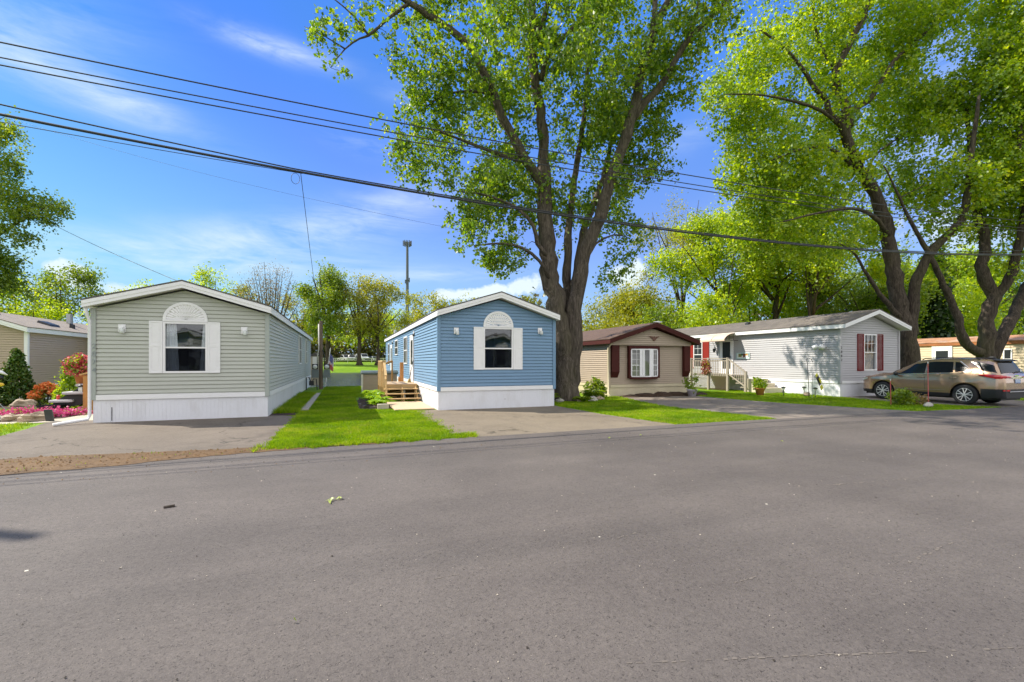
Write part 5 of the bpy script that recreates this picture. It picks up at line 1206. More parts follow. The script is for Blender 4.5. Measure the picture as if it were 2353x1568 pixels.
for i, (x0, x1, y, z, tilt) in enumerate(((1.8, 2.5, 20.5, .30, .1), (1.9, 2.6, 20.7, .16, -.1), (1.75, 2.2, 20.4, .42, .25))): MB_.bar((x0, y, z), (x1, y + .3, z + tilt), .14, .03)
tag(MB_.build('scrap_lumber', M_CEDAR, None), 'loose lumber offcuts stored under the timber stairs', 'lumber')
tag(MB().bar((2.5, 20.35, .1), (2.46, 20.35, .66), .07, .03).build('white_pipe', M_WHITE, None), 'white plastic pipe leaning under the timber stairs', 'pipe')
bm_ = thing('broom', 'dark handled broom leaning against the blue home by its door', 'broom', (2.85, 21.2, .74))
MB().tube([(2.80, 21.15, .9), (3.0, 21.3, 1.75)], .014, 6).build('handle', M_BLACK, bm_)
MB().prism([(2.72, .74), (2.88, .74), (2.83, .92), (2.78, .92)], 'y', 21.05, 21.22).build('head', mat('broom straw', (.35, .25, .10), .9, .3, 20), bm_)
sb = thing('storage_box', 'large tan outdoor storage box with a dark lid behind the timber stairs', 'storage box', (1.9, 26.7, 0))
M_TBOX = mat('taupe resin', (.36, .27, .22), .6, .06, 2, 30, stretch=(1, 1, 6))
b = MB(); b.box(.95, 2.80, 26.25, 27.3, 0, 1.0); b.build('box_body', M_TBOX, sb, bevel=.02)
b = MB(); b.box(.90, .98, 26.2, 26.32, 0, 1.02); b.build('corner_post', mat('pale resin', (.62, .58, .52), .6), sb)
b = MB(); prof = [(26.18, 1.0), (26.18, 1.08), (26.3, 1.17), (26.8, 1.20), (27.25, 1.17), (27.36, 1.08), (27.36, 1.0)]; b.prism(prof, 'x', .88, 2.86); b.build('lid', mat('dark grey green lid', (.10, .125, .12), .4, .1), sb, bevel=.015)
cb = thing('concrete_block', 'pale concrete block at the corner of the hosta bed', 'block', (1.3, 16.68, 0))
b = MB(); b.box(1.1, 1.49, 16.58, 16.78, 0, .19); b.build('block_body', M_CONC, cb, bevel=.012)
for i, (x, y, a) in enumerate(((.62, 17.1, 1.2), (.55, 17.9, 1.5), (.85, 16.75, .4))):
    tag(MB().bar((x, y, .05), (x + .45 * math.cos(a), y + .45 * math.sin(a), .05), .07, .12).build('edging_stone', mat('dark edging stone', (.12, .10, .09), .9, .3, 8, 60), None, bevel=.01),
        ('dark edging stone nearest the lawn beside the hosta bed', 'dark edging stone further back along the hosta bed', 'short dark edging stone next to the pale concrete block')[i], 'stone', 'edging stones')
# hostas: broad arching leaves
M_HOSTA = leaf_mat('hosta leaf', [(.17, .34, .012, 1), (.24, .42, .02, 1), (.32, .48, .03, 1)], .45)
def hosta(name, label, x, y, rad, h, n, seed, m=M_HOSTA, cat='plant', group=None, wid=.055):
    r = random.Random(seed); b = MB()
    for i in range(n):
        a = r.uniform(0, 6.28); L = rad * r.uniform(.55, 1.1); hh = h * r.uniform(.6, 1.1); w = wid * r.uniform(.7, 1.2); ca, sa = math.cos(a), math.sin(a); ps = []
        for k in range(5):
            t = k / 4; d = L * t; z = hh * (1.7 * t - 1.15 * t * t) * (1.6 if t < .6 else 1.45); ww = w * math.sin(math.pi * (t * .86 + .08))
            ps += [(x + ca * d - sa * ww, y + sa * d + ca * ww, max(.01, z + .02)), (x + ca * d, y + sa * d, max(.005, z)), (x + ca * d + sa * ww, y + sa * d - ca * ww, max(.01, z + .02))]
        b.add(ps, [(k * 3 + s, k * 3 + s + 1, k * 3 + s + 4, k * 3 + s + 3) for k in range(4) for s in (0, 1)])
    return tag(b.build(name, m, None, smooth=True), label, cat, group)
for i, (x, y, rd, h, lb) in enumerate(((1.15, 17.25, .42, .30, 'bright hosta just behind the concrete block'), (1.32, 18.0, .44, .34, 'bright hosta second from the concrete block'), (1.05, 18.7, .42, .36, 'bright hosta at the foot of the stair rail'),
        (1.25, 19.6, .45, .42, 'bright hosta half way along the stair side'), (1.1, 20.6, .46, .44, 'bright hosta in front of the storage box end'), (1.2, 21.6, .4, .40, 'hosta furthest back beside the landing'))):
    hosta('hosta_plant', lb, x, y, rd, h, 46, 100 + i, group='hostas along the stairs', wid=.07)

# ---------------------------------------------------------------- base of the big maple
M_STONE = mat('pale field stone', (.40, .37, .33), .85, .25, 4, 50, bmp=.4)
M_STONE2 = mat('warm field stone', (.36, .28, .20), .85, .25, 4, 50, bmp=.4)
rk = [(8.35, 16.95, .15, M_STONE, 'white stone against the maple base nearest the blue home'), (9.3, 16.95, .13, M_STONE2, 'small tan stone at the front of the maple base'), (9.95, 17.0, .17, M_STONE, 'pale stone at the maple base beside the shrub'), (10.5, 17.35, .14, M_STONE2, 'rounded stone furthest along the maple bed toward the tan home')]
for i, (x, y, r_, m, lb) in enumerate(rk): tag(MB().blob((x, y, r_ * .45), (r_ * 1.25, r_, r_ * .7), i, .5).build('rock', m, None), lb, 'rock', 'stones round the maple')
hosta('fern_plant', 'dark arching fern at the maple base near the blue skirting', 8.0, 17.1, .45, .38, 60, 130, LV['green'], wid=.035)
hosta('fern_plant', 'dark spreading fern at the maple base toward the tan home', 10.35, 17.75, .6, .42, 80, 131, LV['green'], wid=.035)
hosta('fern_plant', 'low fern directly in front of the maple trunk', 9.35, 16.75, .45, .22, 50, 132, LV['green'], wid=.035)
# ---------------------------------------------------------------- leafy shrubs helper
def shrub(name, label, x, y, rx, ry, h, lm, n, per, leaf, seed, cat='shrub', shape='round', group=None, flowers=None, bm=None, spread=.06):
    r = np.random.default_rng(seed); t = thing(name, label, cat, (x, y, 0), group); b = MB()
    for i in range(7):
        a = i * .9; b.tube([(x, y, -.02), (x + math.cos(a) * rx * .25, y + math.sin(a) * ry * .25, h * .4), (x + math.cos(a) * rx * .5, y + math.sin(a) * ry * .5, h * .72)], [.02, .014, .006], 5)
    b.build('stem', bm or M_BARKD, t)
    hz = r.random(n); a = r.uniform(0, 6.28, n); q = np.sqrt(r.random(n))
    if shape == 'cone': k = (1 - hz) ** .95 * (.80 + .25 * q) + .02; hz = .04 + .94 * hz
    else: k = np.sqrt(np.clip(1 - (hz * 1.6 - .6) ** 2, 0, 1)) * (.4 + .6 * q)
    C = np.stack([x + np.cos(a) * rx * k, y + np.sin(a) * ry * k, h * hz], 1)
    leaves_mesh('foliage', C, np.zeros_like(C), per, spread, leaf, lm, t, seed, .0)
    if flowers:
        fm, nf, fs, lo = flowers; sel = C[C[:, 2] > h * lo]; sel = sel[r.integers(0, len(sel), nf)] + r.normal(0, .03, (nf, 3)); sel[:, 2] += .02
        leaves_mesh('blossom', sel, np.zeros_like(sel), 7, .03, fs, fm, t, seed + 2, -.3)
    return t
flw = lambda n, cs: leaf_mat(n, [(*c, 1) for c in cs], .3, (1.2, 1.1, 1.1, 1))
F_PINK = flw('pink petals', [(.62, .05, .22), (.75, .10, .34), (.50, .04, .20), (.70, .30, .42)])
F_RED = flw('red petals', [(.45, .03, .04), (.62, .08, .10), (.70, .20, .22), (.35, .02, .05)])
F_ORG = flw('orange petals', [(.85, .24, .05), (.90, .34, .10), (.85, .20, .06)])
shrub('shrub', 'round green bush between the trunks at the maple base', 10.9, 18.4, .5, .5, .8, LV['green'], 90, 16, .10, 140)

# ---------------------------------------------------------------- garden left of the sage home
L_ARB = leaf_mat('arborvitae scales', [(.025, .075, .006, 1), (.045, .11, .008, 1), (.075, .14, .012, 1), (.10, .12, .02, 1)], .25)
shrub('arborvitae', 'tall pointed dark arborvitae before the taupe home corner', -12.0, 23.4, .60, .60, 2.15, L_ARB, 760, 14, .075, 150, shape='cone', spread=.045)
shrub('arborvitae', 'smaller arborvitae leaning on the tall one', -12.45, 23.3, .38, .38, 1.35, L_ARB, 380, 14, .07, 151, shape='cone', spread=.045)
shrub('azalea_bush', 'orange flowering azalea in front of the taupe skirting', -10.9, 23.0, .50, .42, .74, LV['green'], 110, 10, .06, 152, flowers=(F_ORG, 320, .085, .40))
shrub('shrub', 'narrow bright green shrub leaning beside the grey porch steps', -9.45, 21.2, .42, .42, 1.35, LV['lime'], 330, 12, .06, 153, shape='cone')
hosta('leafy_plant', 'low bright green plant in front of the narrow shrub', -8.9, 19.5, .36, .22, 60, 154, wid=.04)
hosta('leafy_plant', 'small yellowish plant beside the porch step', -8.2, 19.2, .25, .22, 40, 155, LV['lime'], wid=.03)
r = np.random.default_rng(160); n = 420; cx_ = r.uniform(-1, 1, n); cy_ = r.uniform(-1, 1, n); k = cx_ ** 2 + cy_ ** 2 < 1
C = np.stack([-8.75 + cx_[k] * 1.15 + cy_[k] * .25, 17.85 + cy_[k] * .55 + cx_[k] * .30, .05 + .12 * (1 - cx_[k] ** 2 - cy_[k] ** 2)], 1)
fl = thing('creeping_flowers', 'carpet of bright pink creeping flowers beside the drive', 'flowers', (-8.75, 17.85, 0))
leaves_mesh('blossom', C, np.zeros_like(C), 16, .05, .05, F_PINK, fl, 161, -.4); leaves_mesh('foliage', C[:120] * np.array([1, 1, .6]), np.zeros((120, 3)), 10, .07, .05, LV['green'], fl, 162, -.2)
for i, (x, y, r_, m, lb) in enumerate(((-8.25, 16.75, .24, M_STONE2, 'largest pale rock edging the pink flowers'), (-8.75, 16.95, .20, M_STONE2, 'tan rock next to the largest one by the pink flowers'), (-9.2, 17.1, .15, M_STONE, 'grey rock at the far end of the pink flower edge'), (-12.9, 22.7, .28, M_STONE, 'dark shaded boulder below the smaller arborvitae'), (-12.3, 22.5, .22, M_STONE2, 'brown boulder below the tall arborvitae'), (-11.3, 22.4, .26, M_STONE2, 'long brown rock between the arborvitae and the azalea'), (-10.2, 17.4, .18, M_STONE, 'grey rubble stone by the lawn edge'), (-10.7, 17.2, .14, M_STONE2, 'small brown rubble stone by the lawn edge'))):
    tag(MB().blob((x, y, r_ * .4), (r_ * 1.3, r_, r_ * .55), 20 + i, .5).build('rock', m, None), lb, 'rock', 'garden rocks')
mk = on_ground(114.5, 969); tag(MB().add([(mk.x - .09, mk.y, 0), (mk.x + .09, mk.y, 0), (mk.x + .09, mk.y + .05, 0), (mk.x - .09, mk.y + .05, 0), (mk.x - .12, mk.y - .04, .34), (mk.x + .06, mk.y - .04, .34), (mk.x + .06, mk.y + .01, .34), (mk.x - .12, mk.y + .01, .34)], [(0, 3, 2, 1), (4, 5, 6, 7), (0, 1, 5, 4), (1, 2, 6, 5), (2, 3, 7, 6), (3, 0, 4, 7)]).build('marker_post', mat('charcoal plastic', (.035, .038, .042), .5), None, bevel=.008), 'short flat charcoal marker post standing before the pink flowers', 'post')
q = on_ground(121, 949); pl = thing('planter', 'low square black plastic planter among the garden plants', 'planter', q)
b = MB(); b.add([(q.x - .25, q.y - .18, 0), (q.x + .25, q.y - .18, 0), (q.x + .25, q.y + .18, 0), (q.x - .25, q.y + .18, 0), (q.x - .31, q.y - .22, .27), (q.x + .31, q.y - .22, .27), (q.x + .31, q.y + .22, .27), (q.x - .31, q.y + .22, .27)], [(0, 3, 2, 1), (0, 1, 5, 4), (1, 2, 6, 5), (2, 3, 7, 6), (3, 0, 4, 7)]); b.build('pot', M_BLACK, pl)
MB().poly([(q.x - .29, q.y - .2, .23), (q.x + .29, q.y - .2, .23), (q.x + .29, q.y + .2, .23), (q.x - .29, q.y + .2, .23)]).build('potting_soil', M_MULCH, pl)
# porch steps: three rounded grey treads climbing to the sage home
st = thing('porch_steps', 'grey porch steps with a cedar post beside the sage home', 'steps', (-8.2, 19.6, 0))
M_TREAD = mat('grey tread', (.52, .50, .52), .6, .08, 3, 30)
for x0, z in ((-9.12, .42), (-8.78, .68), (-8.42, .94)):
    b = MB(); b.box(x0, x0 + .62, 19.3, 20.4, z - .09, z); b.build('tread', M_TREAD, st, bevel=.025)
b = MB(); b.box(-8.1, -6.5, 19.4, 20.5, 1.02, 1.10); b.build('platform', M_TREAD, st)
for y in (19.42, 20.2): MB().prism([(-9.05, 0), (-8.7, 0), (-7.9, .55), (-7.9, 1.0), (-8.1, 1.0), (-9.05, .33)], 'y', y, y + .05).build('stringer', M_BLACK, st)
M_CPOST = mat('cedar post', (.46, .22, .06), .65, .2, 2, 30, stretch=(6, 6, .8))
ps = on_ground(203, 949); b = MB(); b.box(ps.x - .10, ps.x + .10, ps.y - .10, ps.y + .10, 0, 1.22); b.box(ps.x - .12, ps.x + .12, ps.y - .12, ps.y + .12, 0, .14); p_ = b.build('post', M_CPOST, st, bevel=.006)
b = MB(); b.prism([(ps.x - .17, 1.24), (ps.x + .15, 1.34), (ps.x + .15, 1.38), (ps.x - .17, 1.28)], 'y', ps.y - .15, ps.y + .15); b.build('post_cap', mat('pale cedar', (.58, .36, .14), .7, .2), p_)
lt = thing('lantern', 'small black and clear lantern hung on the cedar post', 'lantern', (ps.x - .16, ps.y - .1, .9))
b = MB(); b.lathe([(.05, 0), (.06, .02), (.06, .14)], (ps.x - .17, ps.y - .06, .72), 10); b.build('lamp_glass', M_LAMP, lt)
b = MB(); b.lathe([(.075, .14), (.06, .19), (.02, .22)], (ps.x - .17, ps.y - .06, .72), 10); b.build('lid', M_BLACK, lt)
fp = thing('flower_pot', 'terracotta pot overflowing with red flowers at the sage porch', 'flower pot', (-8.40, 19.62, .94))
cx_, cy_, cz_ = -8.40, 19.62, .942
b = MB(); b.lathe([(.11, 0), (.17, .22), (.19, .23), (.19, .29), (.16, .29)], (cx_, cy_, cz_), 16); b.build('pot', mat('terracotta', (.50, .17, .05), .8, .1, 4, 40), fp, smooth=True)
r = np.random.default_rng(170); d = r.normal(0, 1, (170, 3)); d /= np.linalg.norm(d, axis=1)[:, None]; C = np.array([cx_ - .06, cy_, cz_ + .62]) + d * np.array([.42, .36, .34]) * (.5 + .5 * r.random((170, 1)))
leaves_mesh('foliage', C[:70], np.zeros((70, 3)), 10, .06, .08, LV['green'], fp, 171); leaves_mesh('blossom', C, np.zeros_like(C), 11, .045, .06, F_RED, fp, 172, 0)
tag(MB().lathe([(.04, 0), (.05, .03), (.045, .14), (.02, .16)], (-8.95, 19.5, .42), 10).build('red_can', mat('red glaze', (.6, .05, .03), .4), None), 'small red jar standing on the lowest grey porch step', 'jar')
wl = on_y(208, 785, 17.5); tag(MB().lathe([(.02, 0), (.10, .05), (.12, .15), (.08, .27), (.02, .30)], (-6.62, 17.5, wl.z - .12), 12).build('wall_globe', M_WHITE, None, smooth=True), 'round white globe on the shaded side of the sage home', 'ornament')
# bird shaped garden spinner at the picture edge
q = on_ground(-13, 948); bird = thing('garden_ornament', 'black white and yellow bird ornament on a stake at the garden edge', 'garden ornament', (q.x, q.y, 0))
MB().tube([(q.x, q.y, -.02), (q.x, q.y, 1.05)], .012, 6).build('stake', M_BLACK, bird)
b = MB(); b.blob((q.x, q.y, 1.15), (.24, .07, .10), 3, .05); b.build('body', M_BLACK, bird, smooth=True)
b = MB(); b.blob((q.x + .10, q.y, .92), (.16, .06, .07), 5, .08); b.build('foot', mat('yellow paint', (.75, .50, .04), .5), bird, smooth=True)
b = MB(); b.tube([(q.x - .05, q.y - .08, 1.30), (q.x + .10, q.y - .10, 1.38), (q.x + .26, q.y - .10, 1.32), (q.x + .38, q.y - .08, 1.24)], [.02, .06, .05, .012], 8); b.build('wing', M_WHITE, bird, smooth=True)
# thin leaning stakes near the edge
tag(MB().tube([on_ground(25, 962), on_ground(25, 962) + Vector((-.75, .1, .55))], .010, 5).build('garden_stake', M_TIMB, None), 'thin yellow stake leaning over the lawn corner', 'stake', 'thin stakes')
tag(MB().tube([on_ground(20, 948), on_ground(20, 948) + Vector((-.5, .2, .5))], .010, 5).build('garden_stake', M_ALU, None), 'thin grey stake leaning in front of the arborvitae', 'stake', 'thin stakes')

# ---------------------------------------------------------------- porch of the white home
pc = thing('porch', 'grey timber porch with railing and lattice by the white home door', 'porch', (21.4, 22.2, 0))
M_GREYW = mat('weathered deck timber', (.33, .285, .23), .8, .15, 3, 40, stretch=(5, 5, 1))
py0 = on_x(1672, 860, 20.75).y; py1 = on_x(1588, 860, 20.75).y; xd = 20.75
b = MB(); b.box(xd, 22.24, py0, py1, .84, .92); b.build('platform', M_GREYW, pc)
b = MB(); b.box(xd - .07, xd + .07, py0 - .05, py1 + .05, 1.86, 1.90); b.box(xd - .02, xd + .02, py0, py1, 1.72, 1.78); b.box(xd - .02, xd + .02, py0, py1, .95, 1.01); b.bar((xd, py0, 1.88), (xd, py0 - 1.25, 1.12), .12, .045); b.bar((xd, py0, 1.02), (xd, py0 - 1.25, .30), .04, .07); b.build('handrail', M_GREYW, pc)
k = int((py1 - py0) / .135)
b = MB()
for i in range(k): y = py0 + .08 + i * .135; b.box(xd - .045, xd - .021, y - .018, y + .018, .88, 1.80)
for i in range(8): y = py0 - .12 - i * .14; z = 1.88 - (py0 - y) * .608; b.box(xd - .045, xd - .021, y - .018, y + .018, z - .72, z - .02)
b.build('baluster', M_GREYW, pc)
for y, z in ((py0 - 1.25, 1.14), (py0, 1.93), ((py0 + py1) / 2, 1.93), (py1, 1.93)): MB().box(xd - .06, xd + .06, y - .06, y + .06, 0, z).build('post', M_GREYW, pc)
b = MB()
L = py1 - py0; i = -8
while i * .11 < L:
    for sgn in (1, -1):
        a0 = i * .11; y0, y1 = a0, a0 + .84; z0, z1 = (0.02, .84)
        if y0 < 0: z0 += -y0; y0 = 0
        if y1 > L: z1 -= (y1 - L); y1 = L
        if y1 > y0:
            ya, yb3 = (py0 + y0, py0 + y1) if sgn > 0 else (py1 - y0, py1 - y1); b.bar((xd + .02 + .008 * sgn, ya, z0), (xd + .02 + .008 * sgn, yb3, z1), .006, .034, up=(1, 0, 0))
    i += 1
b.build('lattice', mat('tan lattice', (.24, .165, .11), .8), pc)
for j, (y, z) in enumerate(((py0 - .1, .72), (py0 - .42, .50), (py0 - .74, .28))): MB().box(20.9, 22.1, y - .34, y, z - .05, z).build('step', M_GREYW, pc)
cs = thing('concrete_steps', 'stack of cream concrete steps against the white home', 'steps', (21.7, 19.4, 0))
b = MB()
for j in range(3): b.box(20.95 + .0, 22.2, py0 - 1.45 - .42 * j, py0 - 1.45 - .42 * (j - 1) if j else py0 - 1.0, 0, .74 - .23 * j)
b.build('step', mat('cream concrete', (.56, .50, .38), .8, .1, 3, 50), cs, bevel=.012)
wr = thing('wreath', 'faded red flower wreath hanging on the grey porch railing', 'wreath', (xd - .1, (py0 + py1) / 2, 1.4))
r = np.random.default_rng(180); a = r.uniform(0, 6.28, 90); C = np.stack([np.full(90, xd - .10), (py0 + py1) / 2 + .1 + np.cos(a) * .20, 1.36 + np.sin(a) * .30], 1)
leaves_mesh('blossom', C, np.zeros_like(C), 9, .05, .09, flw('faded red cloth', [(.40, .06, .05), (.55, .16, .12), (.50, .30, .22)]), wr, 181); leaves_mesh('foliage', C[:40], np.zeros((40, 3)), 6, .05, .08, LV['olive'], wr, 182)
def potted(name, label, x, y, h, r0, col, lm, seed, n=60, per=10, leaf=.10, ph=.45, flowers=None):
    t = thing(name, label, 'flower pot', (x, y, 0)); b = MB(); b.lathe([(r0 * .7, 0), (r0, h * .85), (r0 * 1.1, h * .86), (r0 * 1.1, h), (r0 * .95, h)], (x, y, 0), 14); b.build('pot', mat('pot glaze', col, .7, .1), t, smooth=True)
    r = np.random.default_rng(seed); d = r.normal(0, 1, (n, 3)); d /= np.linalg.norm(d, axis=1)[:, None]; C = np.array([x, y, h + ph * .45]) + d * np.array([ph * .6, ph * .6, ph * .5])
    leaves_mesh('foliage', C, np.zeros_like(C), per, .05, leaf, lm, t, seed); return t
q = on_ground(1746, 909); potted('flower_pot', 'terracotta pot with a leafy plant beside the cream concrete steps', q.x, q.y, .38, .22, (.52, .19, .07), LV['lime'], 185)
q = on_ground(1590, 911); potted('flower_pot', 'pale lilac pot beside the tan home corner under the porch', q.x, q.y, .34, .24, (.55, .52, .60), LV['green'], 186, n=30, ph=.6)
lab = ('solar path lamp standing alone nearest the concrete steps', 'solar path lamp just beside the shepherd hook', 'solar path lamp closest to the white home corner')
sl = None
for i, (u, v) in enumerate(((1800, 911.5), (1847.5, 911), (1873, 914))):
    q = on_ground(u, v)
    if sl is None:
        sl = thing('path_lamp', lab[0], 'path lamp', q, 'solar path lamps'); LOC[sl.name] = Vector((0, 0, 0))
        b = MB(); b.lathe([(.10, .42), (.10, .45), (.03, .48)], (0, 0, 0), 14); b.build('lamp_cap', M_BLACK, sl)
        b = MB(); b.lathe([(.03, .30), (.075, .42)], (0, 0, 0), 12); b.build('lamp_glass', M_LAMP, sl)
        b = MB(); b.lathe([(.016, -.02), (.016, .30)], (0, 0, 0), 8); b.build('stake', M_BLACK, sl)
    else: c_ = copy_tree(sl, label=lab[i]); c_.location = q
q = on_ground(1859, 916); tag(MB().tube([q + Vector((0, 0, -.02)), q + Vector((-.10, 0, 1.6)), q + Vector((-.12, .05, 1.78)), q + Vector((-.05, .0, 1.86)), q + Vector((.06, -.06, 1.80)), q + Vector((.11, -.1, 1.66))], .013, 7).build('shepherd_hook', M_BLACK, None, smooth=True), 'tall black shepherd hook in front of the white skirting', 'hook')
q = on_ground(1866, 916); yl = thing('garden_banner', 'slanted yellow and black hanging banner near the shepherd hook', 'banner', (q.x, q.y, 0))
M_YEL = mat('yellow cloth', (.50, .47, .03), .7, .15, 8, 50)
MB().tube([q, q + Vector((.02, 0, 1.15))], .010, 5).build('stake', M_ALU, yl)
p0 = q + Vector((.22, -.03, 1.12)); p1 = q + Vector((.58, -.06, .42)); b = MB(); b.bar(p0.lerp(p1, .18), p0.lerp(p1, .70), .24, .02, up=(.3, -1, 0)); b.build('panel', M_BLACK, yl)
b = MB(); b.bar(p0, p0.lerp(p1, .16), .22, .022, up=(.3, -1, 0)); b.bar(p0.lerp(p1, .30) + Vector((.04, -.03, .02)), p0.lerp(p1, .60) + Vector((.04, -.03, .02)), .15, .012, up=(.3, -1, 0)); b.bar(p0.lerp(p1, .76), p1, .25, .022, up=(.3, -1, 0)); b.build('stripe', M_YEL, yl)
tag(MB().blob((*on_ground(1854, 911)[:2], .10), (.16, .12, .10), 44).build('ornament_rock', M_STONE2, None, smooth=True), 'small tan garden figure on the ground beside the path lamp', 'ornament')

# bushes and driveway stakes in front of the car
q = on_ground(2073, 931); shrub('boxwood_bush', 'small clipped green bush on the grass before the car', q.x, q.y, .42, .36, .55, LV['green'], 170, 14, .06, 190)
q = on_ground(2107, 930); shrub('dry_bush', 'small brown dried bush beside the green one', q.x, q.y, .34, .28, .34, LV['bud'], 80, 10, .06, 191)
for u, v, h, lb in ((2047, 932, .95, 'dark red reflector stake beside the clipped bush'), (2133, 934, 1.62, 'tall thin pink driveway stake in front of the car door')):
    q = on_ground(u, v); t = thing('driveway_stake', lb, 'stake', (q.x, q.y, 0), 'driveway stakes')
    MB().tube([(q.x, q.y, -.02), (q.x - .03, q.y, h)], .014, 6).build('shaft', mat('red fibreglass', (.55, .10, .10), .5), t); MB().tube([(q.x - .03, q.y, h + .001), (q.x - .032, q.y, h + .07)], .018, 6).build('reflector', M_LAMP, t)
q = on_ground(2133, 936); tag(MB().blob((q.x, q.y, .07), (.17, .13, .10), 51).build('rock', M_STONE, None, smooth=True), 'pale stone at the foot of the tall pink stake', 'rock')
# dropped leaves and twigs on the road
M_FRESH = leaf_mat('fresh fallen leaf', [(.30, .38, .06, 1), (.36, .42, .10, 1)], .2)
def fallen(label, u, v, s, n, seed, m=M_FRESH):
    q = on_ground(u, v); r = random.Random(seed); b = MB()
    for i in range(n):
        a = r.uniform(0, 6.28); x, y = q.x + r.uniform(-s, s) * .5 * (n > 1), q.y + r.uniform(-s, s) * .4 * (n > 1); L = s * r.uniform(.6, 1)
        b.add([(x, y, .018), (x + L * .45 * math.cos(a + .5), y + L * .45 * math.sin(a + .5), .05), (x + L * math.cos(a), y + L * math.sin(a), .022), (x + L * .45 * math.cos(a - .5), y + L * .45 * math.sin(a - .5), .045)], [(0, 1, 2, 3)])
    return tag(b.build('fallen_leaf', m, None), label, 'leaf', 'leaves dropped on the road')
fallen('cluster of fresh green leaves lying in the middle of the road', 770, 1155, .12, 6, 1); fallen('single yellow green leaf lying close to the camera on the road', 671, 1437, .05, 1, 2)
fallen('tiny yellow leaf far out on the road toward the tan home', 1800, 1018, .10, 1, 3); fallen('small yellow leaf on the road in line with the blue home', 1402, 1010, .08, 2, 4); fallen('yellow leaf near the wire shadow on the road', 1468, 1003, .08, 2, 6)
q = on_ground(388, 1170); tag(MB().bar((q.x - .05, q.y, .026), (q.x + .05, q.y + .03, .028), .035, .02).build('bark_chip', M_BARK, None), 'dark chip of bark lying alone on the road', 'bark chip')

# ---------------------------------------------------------------- across the pond: rail fence, parked vehicles, phone mast
yfn = 113.0
fx = [at(u, 113)[0] for u in (640, 1010)]; fe = thing('rail_fence', 'long white rail fence on the far bank in front of the parked vehicles', 'fence', ((fx[0] + fx[1]) / 2, yfn, 0))
zf = lambda x: float(gh(x, yfn)); n = int((fx[1] - fx[0]) / 2.6)
M_FENCE = mat('white fence board', (.70, .70, .66), .6, .05)
for i in range(n + 1): x = fx[0] + (fx[1] - fx[0]) * i / n; MB().box(x - .08, x + .08, yfn - .08, yfn + .08, zf(x) - .05, zf(x) + 1.12).build('post', M_FENCE, fe)
for dz in (.55, 1.0): MB().bar((fx[0], yfn - .1, zf(fx[0]) + dz), (fx[1], yfn - .1, zf(fx[1]) + dz), .05, .15).build('rail', M_FENCE, fe)
M_CARW = mat('white car paint', (.72, .73, .74), .3, .03, coat=.5); M_CARS = mat('silver car paint', (.50, .53, .55), .3, .03, coat=.5); M_TYRE = mat('tyre rubber', (.02, .02, .021), .85, .2)
def parked(name, label, u, kind, paint, rz):
    x, y = at(u, 121); z = float(gh(x, y)); t = thing(name, label, 'van' if kind == 'van' else 'pickup' if kind == 'pickup' else 'car', (x, y, z), 'vehicles parked behind the fence', rz, local=True)
    prof = {'pickup': [(-2.6, .5), (-2.6, 1.05), (-.6, 1.1), (-.5, 1.75), (-.1, 1.86), (.75, 1.84), (1.25, 1.2), (2.45, 1.05), (2.6, .85), (2.6, .5)],
            'van': [(-2.4, .5), (-2.4, 2.0), (-2.2, 2.15), (.9, 2.15), (1.7, 1.35), (2.5, 1.1), (2.6, .5)], 'car': [(-2.2, .45), (-2.2, .95), (-1.5, 1.05), (-.9, 1.48), (.3, 1.5), (1.0, 1.02), (2.1, .85), (2.25, .45)]}[kind]
    b = MB(); b.prism([(p[0], p[1]) for p in prof], 'x', -.9, .9); b.build('body', paint, t, bevel=.10)
    g = {'pickup': [(-.45, 1.2), (-.42, 1.68), (-.05, 1.78), (.7, 1.76), (1.08, 1.22)], 'van': [(.2, 1.35), (.2, 1.98), (.85, 1.98), (1.5, 1.38)], 'car': [(-1.2, 1.06), (-.85, 1.40), (.25, 1.42), (.8, 1.06)]}[kind]
    b = MB()
    for s in (-.905, .90): b.prism(g, 'x', s, s + .005)
    b.build('side_window', M_DARKG, t)
    w0 = {'pickup': ((.78, 1.80), (1.22, 1.24)), 'van': ((.95, 2.08), (1.66, 1.40)), 'car': ((.34, 1.46), (.96, 1.05))}[kind]; (ya, za), (yb3, zb) = w0
    MB().add([(-.72, ya + .06, za), (.72, ya + .06, za), (.8, yb3 + .06, zb), (-.8, yb3 + .06, zb)], [(0, 1, 2, 3)]).build('windscreen', M_DARKG, t)
    yl_ = prof[-1][0]; MB().box(-.75, .75, yl_ - .02, yl_ + .03, .72, .88).build('grille', M_BLACK, t)
    for sx in (-.92, .92):
        for wy in (-1.55, 1.55): MB().lathe([(.36, -.11), (.38, -.08), (.38, .08), (.36, .11)], (sx * .94, wy, .38), 16, 'x').build('wheel', M_TYRE, t)
    return t
F_ = math.pi
parked('parked_pickup', 'white pickup parked at the end of the far row beside the flag', 667 + 125, 'pickup', M_CARW, F_ + .5)
parked('parked_pickup', 'white pickup second in the far row seen nearly head on', 811, 'pickup', M_CARW, F_ - .25)
parked('parked_van', 'tall white van parked behind the middle pond side trunk', 833, 'van', M_CARW, F_ + .35)
parked('parked_car', 'dark grey car in the far row between the two slimmer trunks', 846, 'car', mat('dark car paint', (.05, .06, .07), .3, .1, coat=.5), F_)
parked('parked_car', 'pale silver car at the far row end nearest the blue home', 862, 'car', M_CARS, F_ + .15)
mx, my = at(936, 205); tw = thing('phone_mast', 'tall grey phone mast rising above the far golden trees', 'phone mast', (mx, my, 0))
mt = height(556, 205 ); M_MAST = mat('galvanised steel', (.085, .095, .115), .7, .1)
MB().tube([(mx, my, 0), (mx, my, mt)], [.85, .52], 12).build('mast_pole', M_MAST, tw)
